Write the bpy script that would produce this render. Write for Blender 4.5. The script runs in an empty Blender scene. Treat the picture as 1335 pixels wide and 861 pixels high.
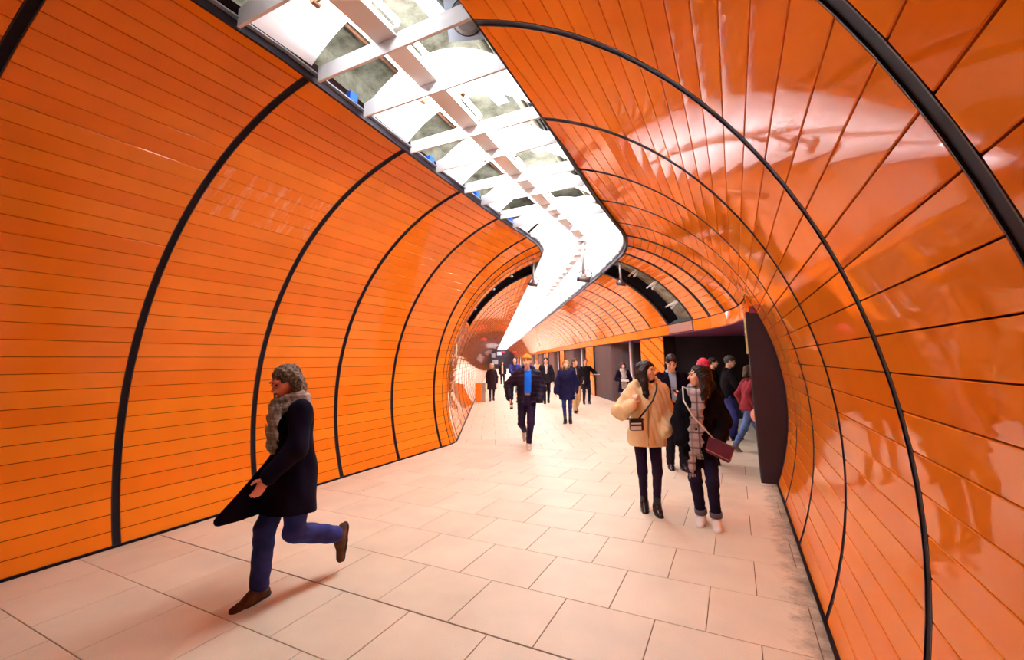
import bpy, math, random
import numpy as np
from mathutils import Matrix, Vector

random.seed(7)
SC = bpy.context.scene
COL = SC.collection

# ------------------------------------------------------------------ camera
CAM_X, CAM_Z = 2.493, 1.70
YAW, PITCH, ROLL = 0.463, 0.157, -0.012
cam_d = bpy.data.cameras.new('camera')
cam = bpy.data.objects.new('camera', cam_d)
COL.objects.link(cam)
cam_d.sensor_width = 36.0
cam_d.lens = 571.8 / 1335.0 * 36.0
cam_d.shift_y = -50.5 / 1335.0
cam_d.clip_start = 0.05
cam_d.clip_end = 400
fw = Vector((-math.sin(YAW) * math.cos(PITCH), math.cos(YAW) * math.cos(PITCH), math.sin(PITCH)))
rt0 = Vector((math.cos(YAW), math.sin(YAW), 0))
up0 = rt0.cross(fw)
rt = rt0 * math.cos(ROLL) + up0 * math.sin(ROLL)
up = -rt0 * math.sin(ROLL) + up0 * math.cos(ROLL)
M = Matrix((rt, up, -fw)).transposed().to_4x4()
M.translation = Vector((CAM_X, 0, CAM_Z))
cam.matrix_world = M
SC.camera = cam

# ------------------------------------------------------------------ world, exposure
world = bpy.data.worlds.new('world')
SC.world = world
world.use_nodes = True
bg = world.node_tree.nodes['Background']
bg.inputs['Color'].default_value = (0.9, 0.75, 0.68, 1)
bg.inputs['Strength'].default_value = 0.10
SC.view_settings.view_transform = 'Standard'
SC.view_settings.look = 'None'
SC.view_settings.gamma = 1.0
SC.view_settings.use_curve_mapping = False
SC.view_settings.exposure = 0.32
TUBE_STRENGTH = 102.0

# ------------------------------------------------------------------ helpers
def tag(o, label=None, cat=None, group=None, kind=None):
    if label: o['label'] = label
    if cat: o['category'] = cat
    if group: o['group'] = group
    if kind: o['kind'] = kind
    return o

def empty(name, loc=(0, 0, 0), rz=0.0, label=None, cat=None, group=None, kind=None):
    o = bpy.data.objects.new(name, None)
    COL.objects.link(o)
    o.empty_display_size = 0.1
    o.location = loc
    o.rotation_euler = (0, 0, rz)
    return tag(o, label, cat, group, kind)

def link_mesh(name, verts, faces, mat, parent=None, smooth=False):
    me = bpy.data.meshes.new(name)
    me.from_pydata([tuple(map(float, v)) for v in verts], [], faces)
    if mat: me.materials.append(mat)
    if smooth:
        me.polygons.foreach_set('use_smooth', [True] * len(me.polygons))
    me.update()
    o = bpy.data.objects.new(name, me)
    COL.objects.link(o)
    if parent is not None: o.parent = parent
    return o

def fixnormals(me):
    import bmesh
    bm = bmesh.new(); bm.from_mesh(me)
    bmesh.ops.recalc_face_normals(bm, faces=bm.faces)
    bm.to_mesh(me); bm.free()

class MB:
    """collects simple solids into one mesh"""
    def __init__(self): self.v, self.f = [], []
    def add(self, vs, fs):
        b = len(self.v); self.v += [tuple(map(float, q)) for q in vs]
        self.f += [tuple(b + i for i in q) for q in fs]
        return self
    def hexa(self, c):           # 8 corners: bottom 4 ccw, top 4 ccw
        return self.add(c, [(0, 3, 2, 1), (4, 5, 6, 7), (0, 1, 5, 4), (1, 2, 6, 5), (2, 3, 7, 6), (3, 0, 4, 7)])
    def box(self, x0, x1, y0, y1, z0, z1):
        return self.hexa([(x0, y0, z0), (x1, y0, z0), (x1, y1, z0), (x0, y1, z0), (x0, y0, z1), (x1, y0, z1), (x1, y1, z1), (x0, y1, z1)])
    def tube(self, pts, r, n=8, cap=True):
        pts = [Vector(p) for p in pts]
        rr = r if isinstance(r, (list, tuple)) else [r] * len(pts)
        rings = []
        for i, p in enumerate(pts):
            d = (pts[min(i + 1, len(pts) - 1)] - pts[max(i - 1, 0)]).normalized()
            a = Vector((0, 0, 1)) if abs(d.z) < .9 else Vector((1, 0, 0))
            s = d.cross(a).normalized(); t = s.cross(d)
            rings.append([p + (s * math.cos(2 * math.pi * k / n) + t * math.sin(2 * math.pi * k / n)) * rr[i] for k in range(n)])
        vs = [q for g in rings for q in g]; fs = []
        for i in range(len(pts) - 1):
            for k in range(n):
                a = i * n + k; b = i * n + (k + 1) % n
                fs.append((a, b, b + n, a + n))
        if cap:
            fs.append(tuple(range(n - 1, -1, -1))); fs.append(tuple(range((len(pts) - 1) * n, len(pts) * n)))
        return self.add(vs, fs)
    def lathe(self, prof, n=24, c=(0, 0, 0)):
        vs = []; fs = []
        for (r, z) in prof:
            for k in range(n):
                a = 2 * math.pi * k / n
                vs.append((c[0] + r * math.cos(a), c[1] + r * math.sin(a), c[2] + z))
        for i in range(len(prof) - 1):
            for k in range(n):
                a = i * n + k; b = i * n + (k + 1) % n
                fs.append((a, b, b + n, a + n))
        fs.append(tuple(range(n - 1, -1, -1))); fs.append(tuple(range((len(prof) - 1) * n, len(prof) * n)))
        return self.add(vs, fs)
    def build(self, name, mat, parent=None, smooth=False, fix=True):
        o = link_mesh(name, self.v, self.f, mat, parent, smooth)
        if fix: fixnormals(o.data)
        return o

# ------------------------------------------------------------------ materials
def new_mat(name):
    m = bpy.data.materials.new(name); m.use_nodes = True
    nt = m.node_tree
    return m, nt, nt.nodes['Principled BSDF']

def mat(name, col, rough=0.6, metal=0.0, noise=0.0, nscale=20.0, bump=0.0, bscale=60.0, spec=0.5, sheen=0.0):
    m, nt, b = new_mat(name)
    b.inputs['Base Color'].default_value = (*col, 1)
    b.inputs['Roughness'].default_value = rough
    b.inputs['Metallic'].default_value = metal
    b.inputs['Specular IOR Level'].default_value = spec
    if sheen: b.inputs['Sheen Weight'].default_value = sheen
    tc = nt.nodes.new('ShaderNodeTexCoord')
    if noise > 0:
        n = nt.nodes.new('ShaderNodeTexNoise'); n.inputs['Scale'].default_value = nscale; n.inputs['Detail'].default_value = 4
        nt.links.new(tc.outputs['Object'], n.inputs['Vector'])
        r = nt.nodes.new('ShaderNodeValToRGB')
        r.color_ramp.elements[0].position = .3; r.color_ramp.elements[1].position = .7
        r.color_ramp.elements[0].color = (*[c * (1 - noise) for c in col], 1)
        r.color_ramp.elements[1].color = (*[min(1, c * (1 + noise)) for c in col], 1)
        nt.links.new(n.outputs['Fac'], r.inputs['Fac']); nt.links.new(r.outputs['Color'], b.inputs['Base Color'])
    if bump > 0:
        n2 = nt.nodes.new('ShaderNodeTexNoise'); n2.inputs['Scale'].default_value = bscale; n2.inputs['Detail'].default_value = 3
        nt.links.new(tc.outputs['Object'], n2.inputs['Vector'])
        bp = nt.nodes.new('ShaderNodeBump'); bp.inputs['Strength'].default_value = bump; bp.inputs['Distance'].default_value = .01
        nt.links.new(n2.outputs['Fac'], bp.inputs['Height']); nt.links.new(bp.outputs['Normal'], b.inputs['Normal'])
    return m

def emit(name, col, strength):
    m, nt, b = new_mat(name)
    b.inputs['Base Color'].default_value = (*col, 1)
    b.inputs['Emission Color'].default_value = (*col, 1)
    b.inputs['Emission Strength'].default_value = strength
    return m

def orange_mat(name, residue=False):
    m, nt, b = new_mat(name)
    N, L = nt.nodes, nt.links
    oi = N.new('ShaderNodeObjectInfo')
    tc = N.new('ShaderNodeTexCoord'); geo = N.new('ShaderNodeNewGeometry')
    ramp = N.new('ShaderNodeValToRGB')
    ramp.color_ramp.elements[0].color = (0.90, 0.20, 0.013, 1)
    ramp.color_ramp.elements[1].color = (0.95, 0.252, 0.018, 1)
    L.new(oi.outputs['Random'], ramp.inputs['Fac'])
    # faint cloudy soiling of the enamel
    nz = N.new('ShaderNodeTexNoise'); nz.inputs['Scale'].default_value = 1.3; nz.inputs['Detail'].default_value = 5
    L.new(geo.outputs['Position'], nz.inputs['Vector'])
    mul = N.new('ShaderNodeMapRange'); mul.inputs['From Min'].default_value = .3; mul.inputs['From Max'].default_value = .7
    mul.inputs['To Min'].default_value = .90; mul.inputs['To Max'].default_value = 1.06
    L.new(nz.outputs['Fac'], mul.inputs['Value'])
    mx = N.new('ShaderNodeMix'); mx.data_type = 'RGBA'; mx.blend_type = 'MULTIPLY'; mx.inputs['Factor'].default_value = 1
    cmb = N.new('ShaderNodeCombineColor')
    for k in range(3): L.new(mul.outputs['Result'], cmb.inputs[k])
    L.new(ramp.outputs['Color'], mx.inputs[6]); L.new(cmb.outputs['Color'], mx.inputs[7])
    col_out = mx.outputs[2]
    if residue:
        # pale traces of glue where lettering once stuck
        mp = N.new('ShaderNodeMapping'); mp.inputs['Scale'].default_value = (3, 13, 3.2)
        L.new(geo.outputs['Position'], mp.inputs['Vector'])
        n1 = N.new('ShaderNodeTexNoise'); n1.inputs['Scale'].default_value = 1.2; n1.inputs['Detail'].default_value = 6; n1.inputs['Roughness'].default_value = .7
        L.new(mp.outputs['Vector'], n1.inputs['Vector'])
        r1 = N.new('ShaderNodeMapRange'); r1.inputs['From Min'].default_value = .50; r1.inputs['From Max'].default_value = .68
        L.new(n1.outputs['Fac'], r1.inputs['Value'])
        n3 = N.new('ShaderNodeTexNoise'); n3.inputs['Scale'].default_value = 4.0
        L.new(geo.outputs['Position'], n3.inputs['Vector'])
        r3 = N.new('ShaderNodeMapRange'); r3.inputs['From Min'].default_value = .36; r3.inputs['From Max'].default_value = .52
        L.new(n3.outputs['Fac'], r3.inputs['Value'])
        mm = N.new('ShaderNodeMath'); mm.operation = 'MULTIPLY'; L.new(r1.outputs['Result'], mm.inputs[0]); L.new(r3.outputs['Result'], mm.inputs[1])
        m2 = N.new('ShaderNodeMath'); m2.operation = 'MULTIPLY'; m2.inputs[1].default_value = .95; L.new(mm.outputs[0], m2.inputs[0])
        mr = N.new('ShaderNodeMix'); mr.data_type = 'RGBA'
        L.new(m2.outputs[0], mr.inputs['Factor']); L.new(col_out, mr.inputs[6]); mr.inputs[7].default_value = (.95, .42, .2, 1)
        col_out = mr.outputs[2]
    L.new(col_out, b.inputs['Base Color'])
    rn = N.new('ShaderNodeMapRange'); rn.inputs['To Min'].default_value = .02; rn.inputs['To Max'].default_value = .05
    L.new(nz.outputs['Fac'], rn.inputs['Value']); L.new(rn.outputs['Result'], b.inputs['Roughness'])
    b.inputs['Specular IOR Level'].default_value = .22
    # slight waviness of the sheet
    nb = N.new('ShaderNodeTexNoise'); nb.inputs['Scale'].default_value = 3.0; nb.inputs['Detail'].default_value = 1
    L.new(geo.outputs['Position'], nb.inputs['Vector'])
    bp = N.new('ShaderNodeBump'); bp.inputs['Strength'].default_value = .025; bp.inputs['Distance'].default_value = .02
    L.new(nb.outputs['Fac'], bp.inputs['Height']); L.new(bp.outputs['Normal'], b.inputs['Normal'])
    return m

def tile_mat(name):
    m, nt, b = new_mat(name)
    N, L = nt.nodes, nt.links
    oi = N.new('ShaderNodeObjectInfo'); geo = N.new('ShaderNodeNewGeometry')
    ramp = N.new('ShaderNodeValToRGB')
    ramp.color_ramp.elements[0].color = (0.74, 0.655, 0.505, 1)
    ramp.color_ramp.elements[1].color = (0.80, 0.715, 0.56, 1)
    L.new(oi.outputs['Random'], ramp.inputs['Fac'])
    sp = N.new('ShaderNodeTexNoise'); sp.inputs['Scale'].default_value = 160; sp.inputs['Detail'].default_value = 3
    L.new(geo.outputs['Position'], sp.inputs['Vector'])
    cl = N.new('ShaderNodeTexNoise'); cl.inputs['Scale'].default_value = 2.2; cl.inputs['Detail'].default_value = 6
    L.new(geo.outputs['Position'], cl.inputs['Vector'])
    a = N.new('ShaderNodeMapRange'); a.inputs['From Min'].default_value = .3; a.inputs['From Max'].default_value = .7; a.inputs['To Min'].default_value = .93; a.inputs['To Max'].default_value = 1.05
    L.new(sp.outputs['Fac'], a.inputs['Value'])
    a2 = N.new('ShaderNodeMapRange'); a2.inputs['From Min'].default_value = .3; a2.inputs['From Max'].default_value = .7; a2.inputs['To Min'].default_value = .9; a2.inputs['To Max'].default_value = 1.05
    L.new(cl.outputs['Fac'], a2.inputs['Value'])
    mu = N.new('ShaderNodeMath'); mu.operation = 'MULTIPLY'; L.new(a.outputs['Result'], mu.inputs[0]); L.new(a2.outputs['Result'], mu.inputs[1])
    cmb = N.new('ShaderNodeCombineColor')
    for k in range(3): L.new(mu.outputs[0], cmb.inputs[k])
    mx = N.new('ShaderNodeMix'); mx.data_type = 'RGBA'; mx.blend_type = 'MULTIPLY'; mx.inputs['Factor'].default_value = 1
    L.new(ramp.outputs['Color'], mx.inputs[6]); L.new(cmb.outputs['Color'], mx.inputs[7])
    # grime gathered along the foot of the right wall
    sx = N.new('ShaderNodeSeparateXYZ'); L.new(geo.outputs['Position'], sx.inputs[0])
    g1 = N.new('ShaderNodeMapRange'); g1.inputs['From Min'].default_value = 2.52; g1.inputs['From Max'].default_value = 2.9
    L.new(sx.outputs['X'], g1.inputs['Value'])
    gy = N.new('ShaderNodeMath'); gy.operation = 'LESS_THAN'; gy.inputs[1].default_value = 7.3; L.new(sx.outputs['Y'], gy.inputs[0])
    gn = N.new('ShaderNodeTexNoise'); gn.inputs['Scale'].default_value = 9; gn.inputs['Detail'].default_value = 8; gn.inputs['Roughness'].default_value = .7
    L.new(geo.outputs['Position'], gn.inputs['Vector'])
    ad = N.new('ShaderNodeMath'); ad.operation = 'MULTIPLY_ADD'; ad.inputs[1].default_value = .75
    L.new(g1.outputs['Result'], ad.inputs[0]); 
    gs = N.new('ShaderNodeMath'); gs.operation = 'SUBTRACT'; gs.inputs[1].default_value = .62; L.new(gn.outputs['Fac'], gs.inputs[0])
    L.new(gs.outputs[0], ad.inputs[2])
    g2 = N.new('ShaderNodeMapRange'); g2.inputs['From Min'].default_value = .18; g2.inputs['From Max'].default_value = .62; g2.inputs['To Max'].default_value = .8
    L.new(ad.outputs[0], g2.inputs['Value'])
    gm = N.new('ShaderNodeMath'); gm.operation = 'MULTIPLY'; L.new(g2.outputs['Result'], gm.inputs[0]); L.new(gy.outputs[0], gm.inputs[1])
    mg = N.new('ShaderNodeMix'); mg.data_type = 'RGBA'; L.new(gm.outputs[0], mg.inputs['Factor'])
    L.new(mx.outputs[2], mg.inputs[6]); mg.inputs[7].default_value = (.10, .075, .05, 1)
    # a few small dark spots of chewing gum
    vo = N.new('ShaderNodeTexVoronoi'); vo.inputs['Scale'].default_value = 1.6; L.new(geo.outputs['Position'], vo.inputs['Vector'])
    vm = N.new('ShaderNodeMath'); vm.operation = 'LESS_THAN'; vm.inputs[1].default_value = .022; L.new(vo.outputs['Distance'], vm.inputs[0])
    vf = N.new('ShaderNodeMath'); vf.operation = 'MULTIPLY'; vf.inputs[1].default_value = .55; L.new(vm.outputs[0], vf.inputs[0])
    mv = N.new('ShaderNodeMix'); mv.data_type = 'RGBA'; L.new(vf.outputs[0], mv.inputs['Factor']); L.new(mg.outputs[2], mv.inputs[6]); mv.inputs[7].default_value = (.16, .11, .08, 1)
    L.new(mv.outputs[2], b.inputs['Base Color'])
    rr = N.new('ShaderNodeMapRange'); rr.inputs['To Min'].default_value = .42; rr.inputs['To Max'].default_value = .60
    L.new(cl.outputs['Fac'], rr.inputs['Value']); L.new(rr.outputs['Result'], b.inputs['Roughness'])
    b.inputs['Specular IOR Level'].default_value = .5
    return m

def concrete_mat(name):
    m, nt, b = new_mat(name)
    N, L = nt.nodes, nt.links
    geo = N.new('ShaderNodeNewGeometry')
    n = N.new('ShaderNodeTexNoise'); n.inputs['Scale'].default_value = 4; n.inputs['Detail'].default_value = 9; n.inputs['Roughness'].default_value = .65
    L.new(geo.outputs['Position'], n.inputs['Vector'])
    r = N.new('ShaderNodeValToRGB'); r.color_ramp.elements[0].position = .3; r.color_ramp.elements[1].position = .72
    r.color_ramp.elements[0].color = (.09, .08, .05, 1); r.color_ramp.elements[1].color = (.50, .48, .38, 1)
    L.new(n.outputs['Fac'], r.inputs['Fac']); L.new(r.outputs['Color'], b.inputs['Base Color'])
    b.inputs['Roughness'].default_value = .9
    bp = N.new('ShaderNodeBump'); bp.inputs['Strength'].default_value = .5; bp.inputs['Distance'].default_value = .02
    L.new(n.outputs['Fac'], bp.inputs['Height']); L.new(bp.outputs['Normal'], b.inputs['Normal'])
    return m

ORANGE = orange_mat('orange_enamel')
ORANGE_RES = orange_mat('orange_enamel_glue', True)
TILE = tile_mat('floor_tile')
GROUT = mat('grout', (.16, .10, .065), .9, noise=.3)
BACK = mat('backing_dark', (.012, .003, .003), .9, spec=.1)
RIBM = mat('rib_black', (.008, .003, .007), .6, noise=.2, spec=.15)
RIBE = mat('rib_edge', (.045, .022, .025), .45, spec=.3)
WHITE = mat('white_sheet', (.84, .84, .86), .45)
SPINE = mat('spine_white', (.82, .80, .78), .35)
TUBE = emit('lamp_tube', (.95, .98, 1.0), TUBE_STRENGTH)
TUBE_NEAR = emit('lamp_tube_near', (.95, .98, 1.0), TUBE_STRENGTH * .15)
TUBE_BEND = emit('lamp_tube_bend', (.95, .98, 1.0), TUBE_STRENGTH * .80)
TUBE_FAR = emit('lamp_tube_far', (.95, .98, 1.0), TUBE_STRENGTH * .90)
CONC = concrete_mat('concrete')
DARKM = mat('dark_metal', (.012, .006, .012), .5, noise=.2, spec=.25)
GREYM = mat('grey_metal', (.33, .36, .42), .4, .3)
CREAM = mat('cream_pipe', (.72, .66, .48), .5)
BLUE = mat('blue_plastic', (.02, .12, .75), .4)
PURP = mat('dark_purple_wall', (.014, .003, .013), .6, noise=.25, nscale=2)
PURPG = mat('dark_grey_wall', (.036, .022, .028), .55, noise=.25, nscale=1.5)
PURPC = mat('purple_soffit', (.16, .022, .085), .45, noise=.15, nscale=2)
STEEL = mat('steel_pole', (.42, .36, .36), .3, .7)

# ------------------------------------------------------------------ tunnel path
R, ZC = 3.09, 1.118
BA, BR = 0.51, 4.3
U0 = 8.79 - BR * math.tan(BA / 2)
U1 = U0 + BA * BR
def P(u, x, z):
    if u < U0: return (x, u, z)
    a = min((u - U0) / BR, BA)
    X = -BR + (BR + x) * math.cos(a); Y = U0 + (BR + x) * math.sin(a)
    if u > U1:
        X -= (u - U1) * math.sin(BA); Y += (u - U1) * math.cos(BA)
    return (X, Y, z)
def heading(u):
    return 0.0 if u < U0 else min((u - U0) / BR, BA)
def lerp_tab(u, tab):
    if u <= tab[0][0]: return tab[0][1]
    for (a, b), (c, d) in zip(tab, tab[1:]):
        if u <= c: return b + (d - b) * (u - a) / (c - a)
    return tab[-1][1]
SLOT_C = [(-8, .31), (2.2, .29), (3.6, .18), (4.9, .075), (6.25, -.02), (7.5, -.07), (9.9, -.05), (12, 0)]
SLOT_H = [(-8, .775), (2.2, .785), (3.6, .83), (7.5, .855), (10, .93), (14, .97)]
def slot_edge(u, side):
    return lerp_tab(u, SLOT_C) + side * lerp_tab(u, SLOT_H)
def phi_of_x(x): return math.asin(max(-1, min(1, x / R)))
PHI_F = math.pi - math.acos(ZC / R)          # wall meets the floor
PHI_B = math.acos((2.62 - ZC) / R)           # wall meets the fascia of the arcade
NP = 34
DPHI = (PHI_F - .2787) / NP
SLOT_Z = 4.08
U_PLATE = 7.2
ORD = ['first', 'second', 'third', 'fourth', 'fifth', 'sixth', 'seventh', 'eighth', 'ninth', 'tenth', 'eleventh', 'twelfth', 'thirteenth', 'fourteenth', 'fifteenth', 'sixteenth', 'seventeenth', 'eighteenth', 'nineteenth', 'twentieth']
RINGS_NEAR = [-1.45, -.16, 1.13, 2.32, 3.71, 5.02, 6.28, 7.53, 8.3, 8.95, 9.5, 10.15]
GAP0, GAP1 = 10.15, 11.65
U_END = 96.0
RINGS_FAR = [GAP1 + 1.33 * k for k in range(int((U_END - GAP1) / 1.33) + 1)]
def Pc(u, phi, rad):                          # point on the tunnel section
    return P(u, rad * math.sin(phi), ZC + rad * math.cos(phi))
# ================================================================== STRUCTURE
def usamples(a, b, step=1.0):
    us = [a, b]
    k = math.ceil(a / step) * step
    while k < b:
        us.append(k); k += step
    for j in range(25):
        q = U0 + (U1 - U0) * j / 24
        if a < q < b: us.append(q)
    us = sorted(set(round(q, 4) for q in us))
    return us

def loft_shell(mb, side, phi_fn0, phi_fn1, a, b, r0=R + .018, r1=R + .10, n=26, step=2.0):
    us = usamples(a, b, step)
    base = len(mb.v); m = n + 1
    for u in us:
        p0, p1 = phi_fn0(u), phi_fn1(u)
        for rad in (r0, r1):
            for k in range(m):
                mb.v.append(Pc(u, side * (p0 + (p1 - p0) * k / n), rad))
    w = 2 * m
    for i in range(len(us) - 1):
        o = base + i * w
        for k in range(n):
            mb.f.append((o + k, o + k + 1, o + w + k + 1, o + w + k))
            q = o + m
            mb.f.append((q + k + 1, q + k, q + w + k, q + w + k + 1))
        mb.f.append((o, o + w, o + w + m, o + m)); mb.f.append((o + n, o + m + n, o + w + m + n, o + w + n))
    for o in (base, base + (len(us) - 1) * w):
        for k in range(n): mb.f.append((o + k, o + k + 1, o + m + k + 1, o + m + k))

def slot_phi(side):
    return lambda u: side * phi_of_x(slot_edge(u, side))
cF = lambda u: PHI_F
cB = lambda u: PHI_B
U_BACK = -7.9
walls = {}
for side, nm in ((-1, 'wall_left'), (1, 'wall_right')):
    mb = MB()
    loft_shell(mb, side, slot_phi(side), cB, U_BACK, GAP0, n=14)
    loft_shell(mb, side, slot_phi(side), cB, GAP1, U_END, n=14)
    if side < 0: loft_shell(mb, side, cB, cF, U_BACK, U_END, n=12)
    else: loft_shell(mb, side, cB, cF, U_BACK, U_PLATE, n=12)
    walls[side] = mb.build(nm, BACK, None, False)
    tag(walls[side], 'tunnel wall of glossy orange panels curving %s' % ('away round the left bend' if side < 0 else 'over the arcade to the platforms'), 'wall', kind='structure')

RIB_H = .036
def rib_half(u): return .036 if u < 8 else .050
def panel_geom_n(ua, ub, pa, pb, jit=0.0, flip=False):
    """robust 4-corner version: pa=(phi0,phi1) at ua, pb at ub (signed)"""
    g = .0026 / R; c = .0025
    a, b = ua + rib_half(ua), ub - rib_half(ub)
    s = 1 if pa[1] > pa[0] else -1
    vs = []
    for inset, rad in ((c, R), (0, R + .003), (0, R + .016)):
        e = s * (g + inset / R)
        for (u, q) in ((a + inset, pa[0] + e), (a + inset, pa[1] - e), (b - inset, pb[1] - e), (b - inset, pb[0] + e)):
            vs.append(Pc(u, q, rad + (random.uniform(-jit, jit) if rad == R else 0)))
    fs = [(0, 1, 2, 3)]
    for k in range(4):
        l = (k + 1) % 4
        fs.append((k, 4 + k, 4 + l, l)); fs.append((4 + k, 8 + k, 8 + l, 4 + l))
    fs.append((8, 11, 10, 9))
    if s < 0: fs = [f[::-1] for f in fs]
    return vs, fs

def bay_phis(side, ua, ub, phi_end):
    """list of (phi0,phi1 at ua, phi0,phi1 at ub) from the slot edge to phi_end"""
    sa, sb = abs(phi_of_x(slot_edge(ua, side))), abs(phi_of_x(slot_edge(ub, side)))
    if phi_end < PHI_F - .1: seams = [phi_end] + [PHI_F - k * DPHI for k in range(NP + 6) if PHI_F - k * DPHI < phi_end - .03]
    else: seams = [PHI_F - k * DPHI for k in range(NP + 6)]
    m = max(sa, sb)
    seams = [q for q in seams if q > m + .022]
    out = []
    for k in range(len(seams) - 1):
        out.append(((side * seams[k], side * seams[k + 1]), (side * seams[k], side * seams[k + 1]), True))
    out.append(((side * seams[-1], side * (sa + .004)), (side * seams[-1], side * (sb + .004)), False))
    return out

def rib_geom(mb, side, u, p0, p1, w, ra, rb, n=40):
    base = len(mb.v)
    for k in range(n + 1):
        ph = side * (p0 + (p1 - p0) * k / n)
        for (du, rad) in ((-w, ra), (w, ra), (w, rb), (-w, rb)):
            mb.v.append(Pc(u + du, ph, rad))
    for k in range(n):
        o = base + 4 * k
        for j in range(4):
            l = (j + 1) % 4
            mb.f.append((o + j, o + l, o + 4 + l, o + 4 + j))
    mb.f.append((base, base + 3, base + 2, base + 1)); e = base + 4 * n; mb.f.append((e, e + 1, e + 2, e + 3))

for side in (-1, 1):
    W = walls[side]
    RN = [(-.45 if q == -.16 else .84 if q == 1.13 else q) for q in RINGS_NEAR] if side < 0 else RINGS_NEAR
    stuff = MB(); stuff_rib = MB()
    # bays seen near, panel by panel
    bays = list(zip(RN, RN[1:]))
    for (ua, ub) in bays:
        if side > 0 and ua > 6.2 and ub < 7.6: ub_eff = U_PLATE + .01
        else: ub_eff = ub
        segs = []
        if side < 0: segs.append((ua, ub, PHI_F))
        elif ub <= 6.3: segs.append((ua, ub, PHI_F))
        elif ua < 6.3: segs.append((ua, ub, None))       # bay with the cheek plate
        else: segs.append((ua, ub, PHI_B))
        single = (side < 0 and -.5 < ua < 8.9) or (side > 0 and -.2 < ua)
        straight = ub <= U0
        cache = {}
        for (a, b, pend) in segs:
            lst = bay_phis(side, a, b, PHI_F if pend is None else pend)
            for (pa, pb, regular) in lst:
                b2 = b
                if pend is None and abs(pa[0]) > PHI_B + .02 : b2 = U_PLATE + RIB_H
                res = side < 0 and 2.3 < a < 2.4 and .64 < abs(pa[0]) < .82
                mt = ORANGE_RES if res else ORANGE
                if not single:
                    stuff.add(*panel_geom_n(a, b2, pa, pb, .00015)); continue
                if straight and regular:
                    key = (round(b2, 3), random.randrange(4))
                    if key not in cache:
                        h = DPHI / 2
                        v, f = panel_geom_n(a, b2, (-h, h), (-h, h), .00015)
                        um = (a + b2) / 2
                        me = bpy.data.meshes.new('panel')
                        me.from_pydata([(q[0], q[1] - um, q[2] - ZC) for q in v], [], f)
                        me.materials.append(ORANGE); me.update()
                        cache[key] = me
                    me = cache[key]
                    w = abs(pa[0] - pa[1])
                    if abs(w - DPHI) > 1e-3:
                        link_mesh('panel', *panel_geom_n(a, b2, pa, pb, .00015), mt, W); continue
                    if res:
                        me = me.copy(); me.materials[0] = ORANGE_RES
                    o = bpy.data.objects.new('panel', me); COL.objects.link(o); o.parent = W
                    o.location = (0, (a + b2) / 2, ZC)
                    o.rotation_euler = (0, (pa[0] + pa[1]) / 2, 0)
                else:
                    link_mesh('panel', *panel_geom_n(a, b2, pa, pb, .00015), mt, W)
    # gap bay below the service recess (left wall only) and everything beyond it
    if side < 0:
        for k in range(40):
            q0, q1 = PHI_F - k * DPHI, PHI_F - (k + 1) * DPHI
            if q1 < PHI_B - .01: break
            stuff.add(*panel_geom_n(GAP0, GAP1, (side * q0, side * q1), (side * q0, side * q1), .00015))
    for (ua, ub) in zip(RINGS_FAR, RINGS_FAR[1:]):
        for (pa, pb, rg) in bay_phis(side, ua, ub, PHI_F if side < 0 else PHI_B):
            stuff.add(*panel_geom_n(ua, ub, pa, pb, .00015))
    for (ua, ub) in ((U_BACK, -5.2), (-5.2, -3.95), (-3.95, -2.7), (-2.7, -1.45)):
        for (pa, pb, rg) in bay_phis(side, ua, ub, PHI_F):
            stuff.add(*panel_geom_n(ua, ub, pa, pb, .00015))
    so = stuff.build('panel', ORANGE, W, fix=False); tag(so, kind='stuff')
    # ring joints
    for u in RN + [GAP1] + RINGS_FAR[1:]:
        s0 = abs(phi_of_x(slot_edge(u, side))) + .006
        if side < 0: p1 = PHI_F
        else: p1 = PHI_F if u < 7 else PHI_B
        if u <= GAP1:
            mb = MB(); rib_geom(mb, side, u, s0, p1, rib_half(u) - .009, R + .004 if u < 8 else R - .003, R + .02)
            rb = mb.build('rib', RIBM, W, fix=False)
            for s in (-1, 1):
                m2 = MB(); rib_geom(m2, side, u + s * (rib_half(u) - .0055), s0, p1, .003, R - .001, R + .02)
                m2.build('rib_edge', RIBE, rb, fix=False)
        else:
            rib_geom(stuff_rib, side, u, s0, p1, .046, R - .004, R + .02, 24)
    if side > 0:      # edge of the orange wall against the cheek plate
        mb = MB(); rib_geom(mb, 1, U_PLATE - .012, PHI_B, PHI_F, .010, R - .004, R + .02); mb.build('edge_strip', RIBE, W, fix=False)
    tag(stuff_rib.build('rib', RIBM, W, fix=False), kind='stuff')
    # black skirting line along the floor
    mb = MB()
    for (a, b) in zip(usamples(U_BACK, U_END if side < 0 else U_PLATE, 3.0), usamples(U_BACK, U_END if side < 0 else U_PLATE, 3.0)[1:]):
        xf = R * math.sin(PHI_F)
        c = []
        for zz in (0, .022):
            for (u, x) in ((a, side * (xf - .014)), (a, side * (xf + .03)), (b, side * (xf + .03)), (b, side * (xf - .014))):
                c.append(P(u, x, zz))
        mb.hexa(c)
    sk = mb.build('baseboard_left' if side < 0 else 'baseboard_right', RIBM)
    tag(sk, 'thin black strip where the %s orange wall meets the floor' % ('left' if side < 0 else 'right'), 'baseboard', kind='structure')

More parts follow.
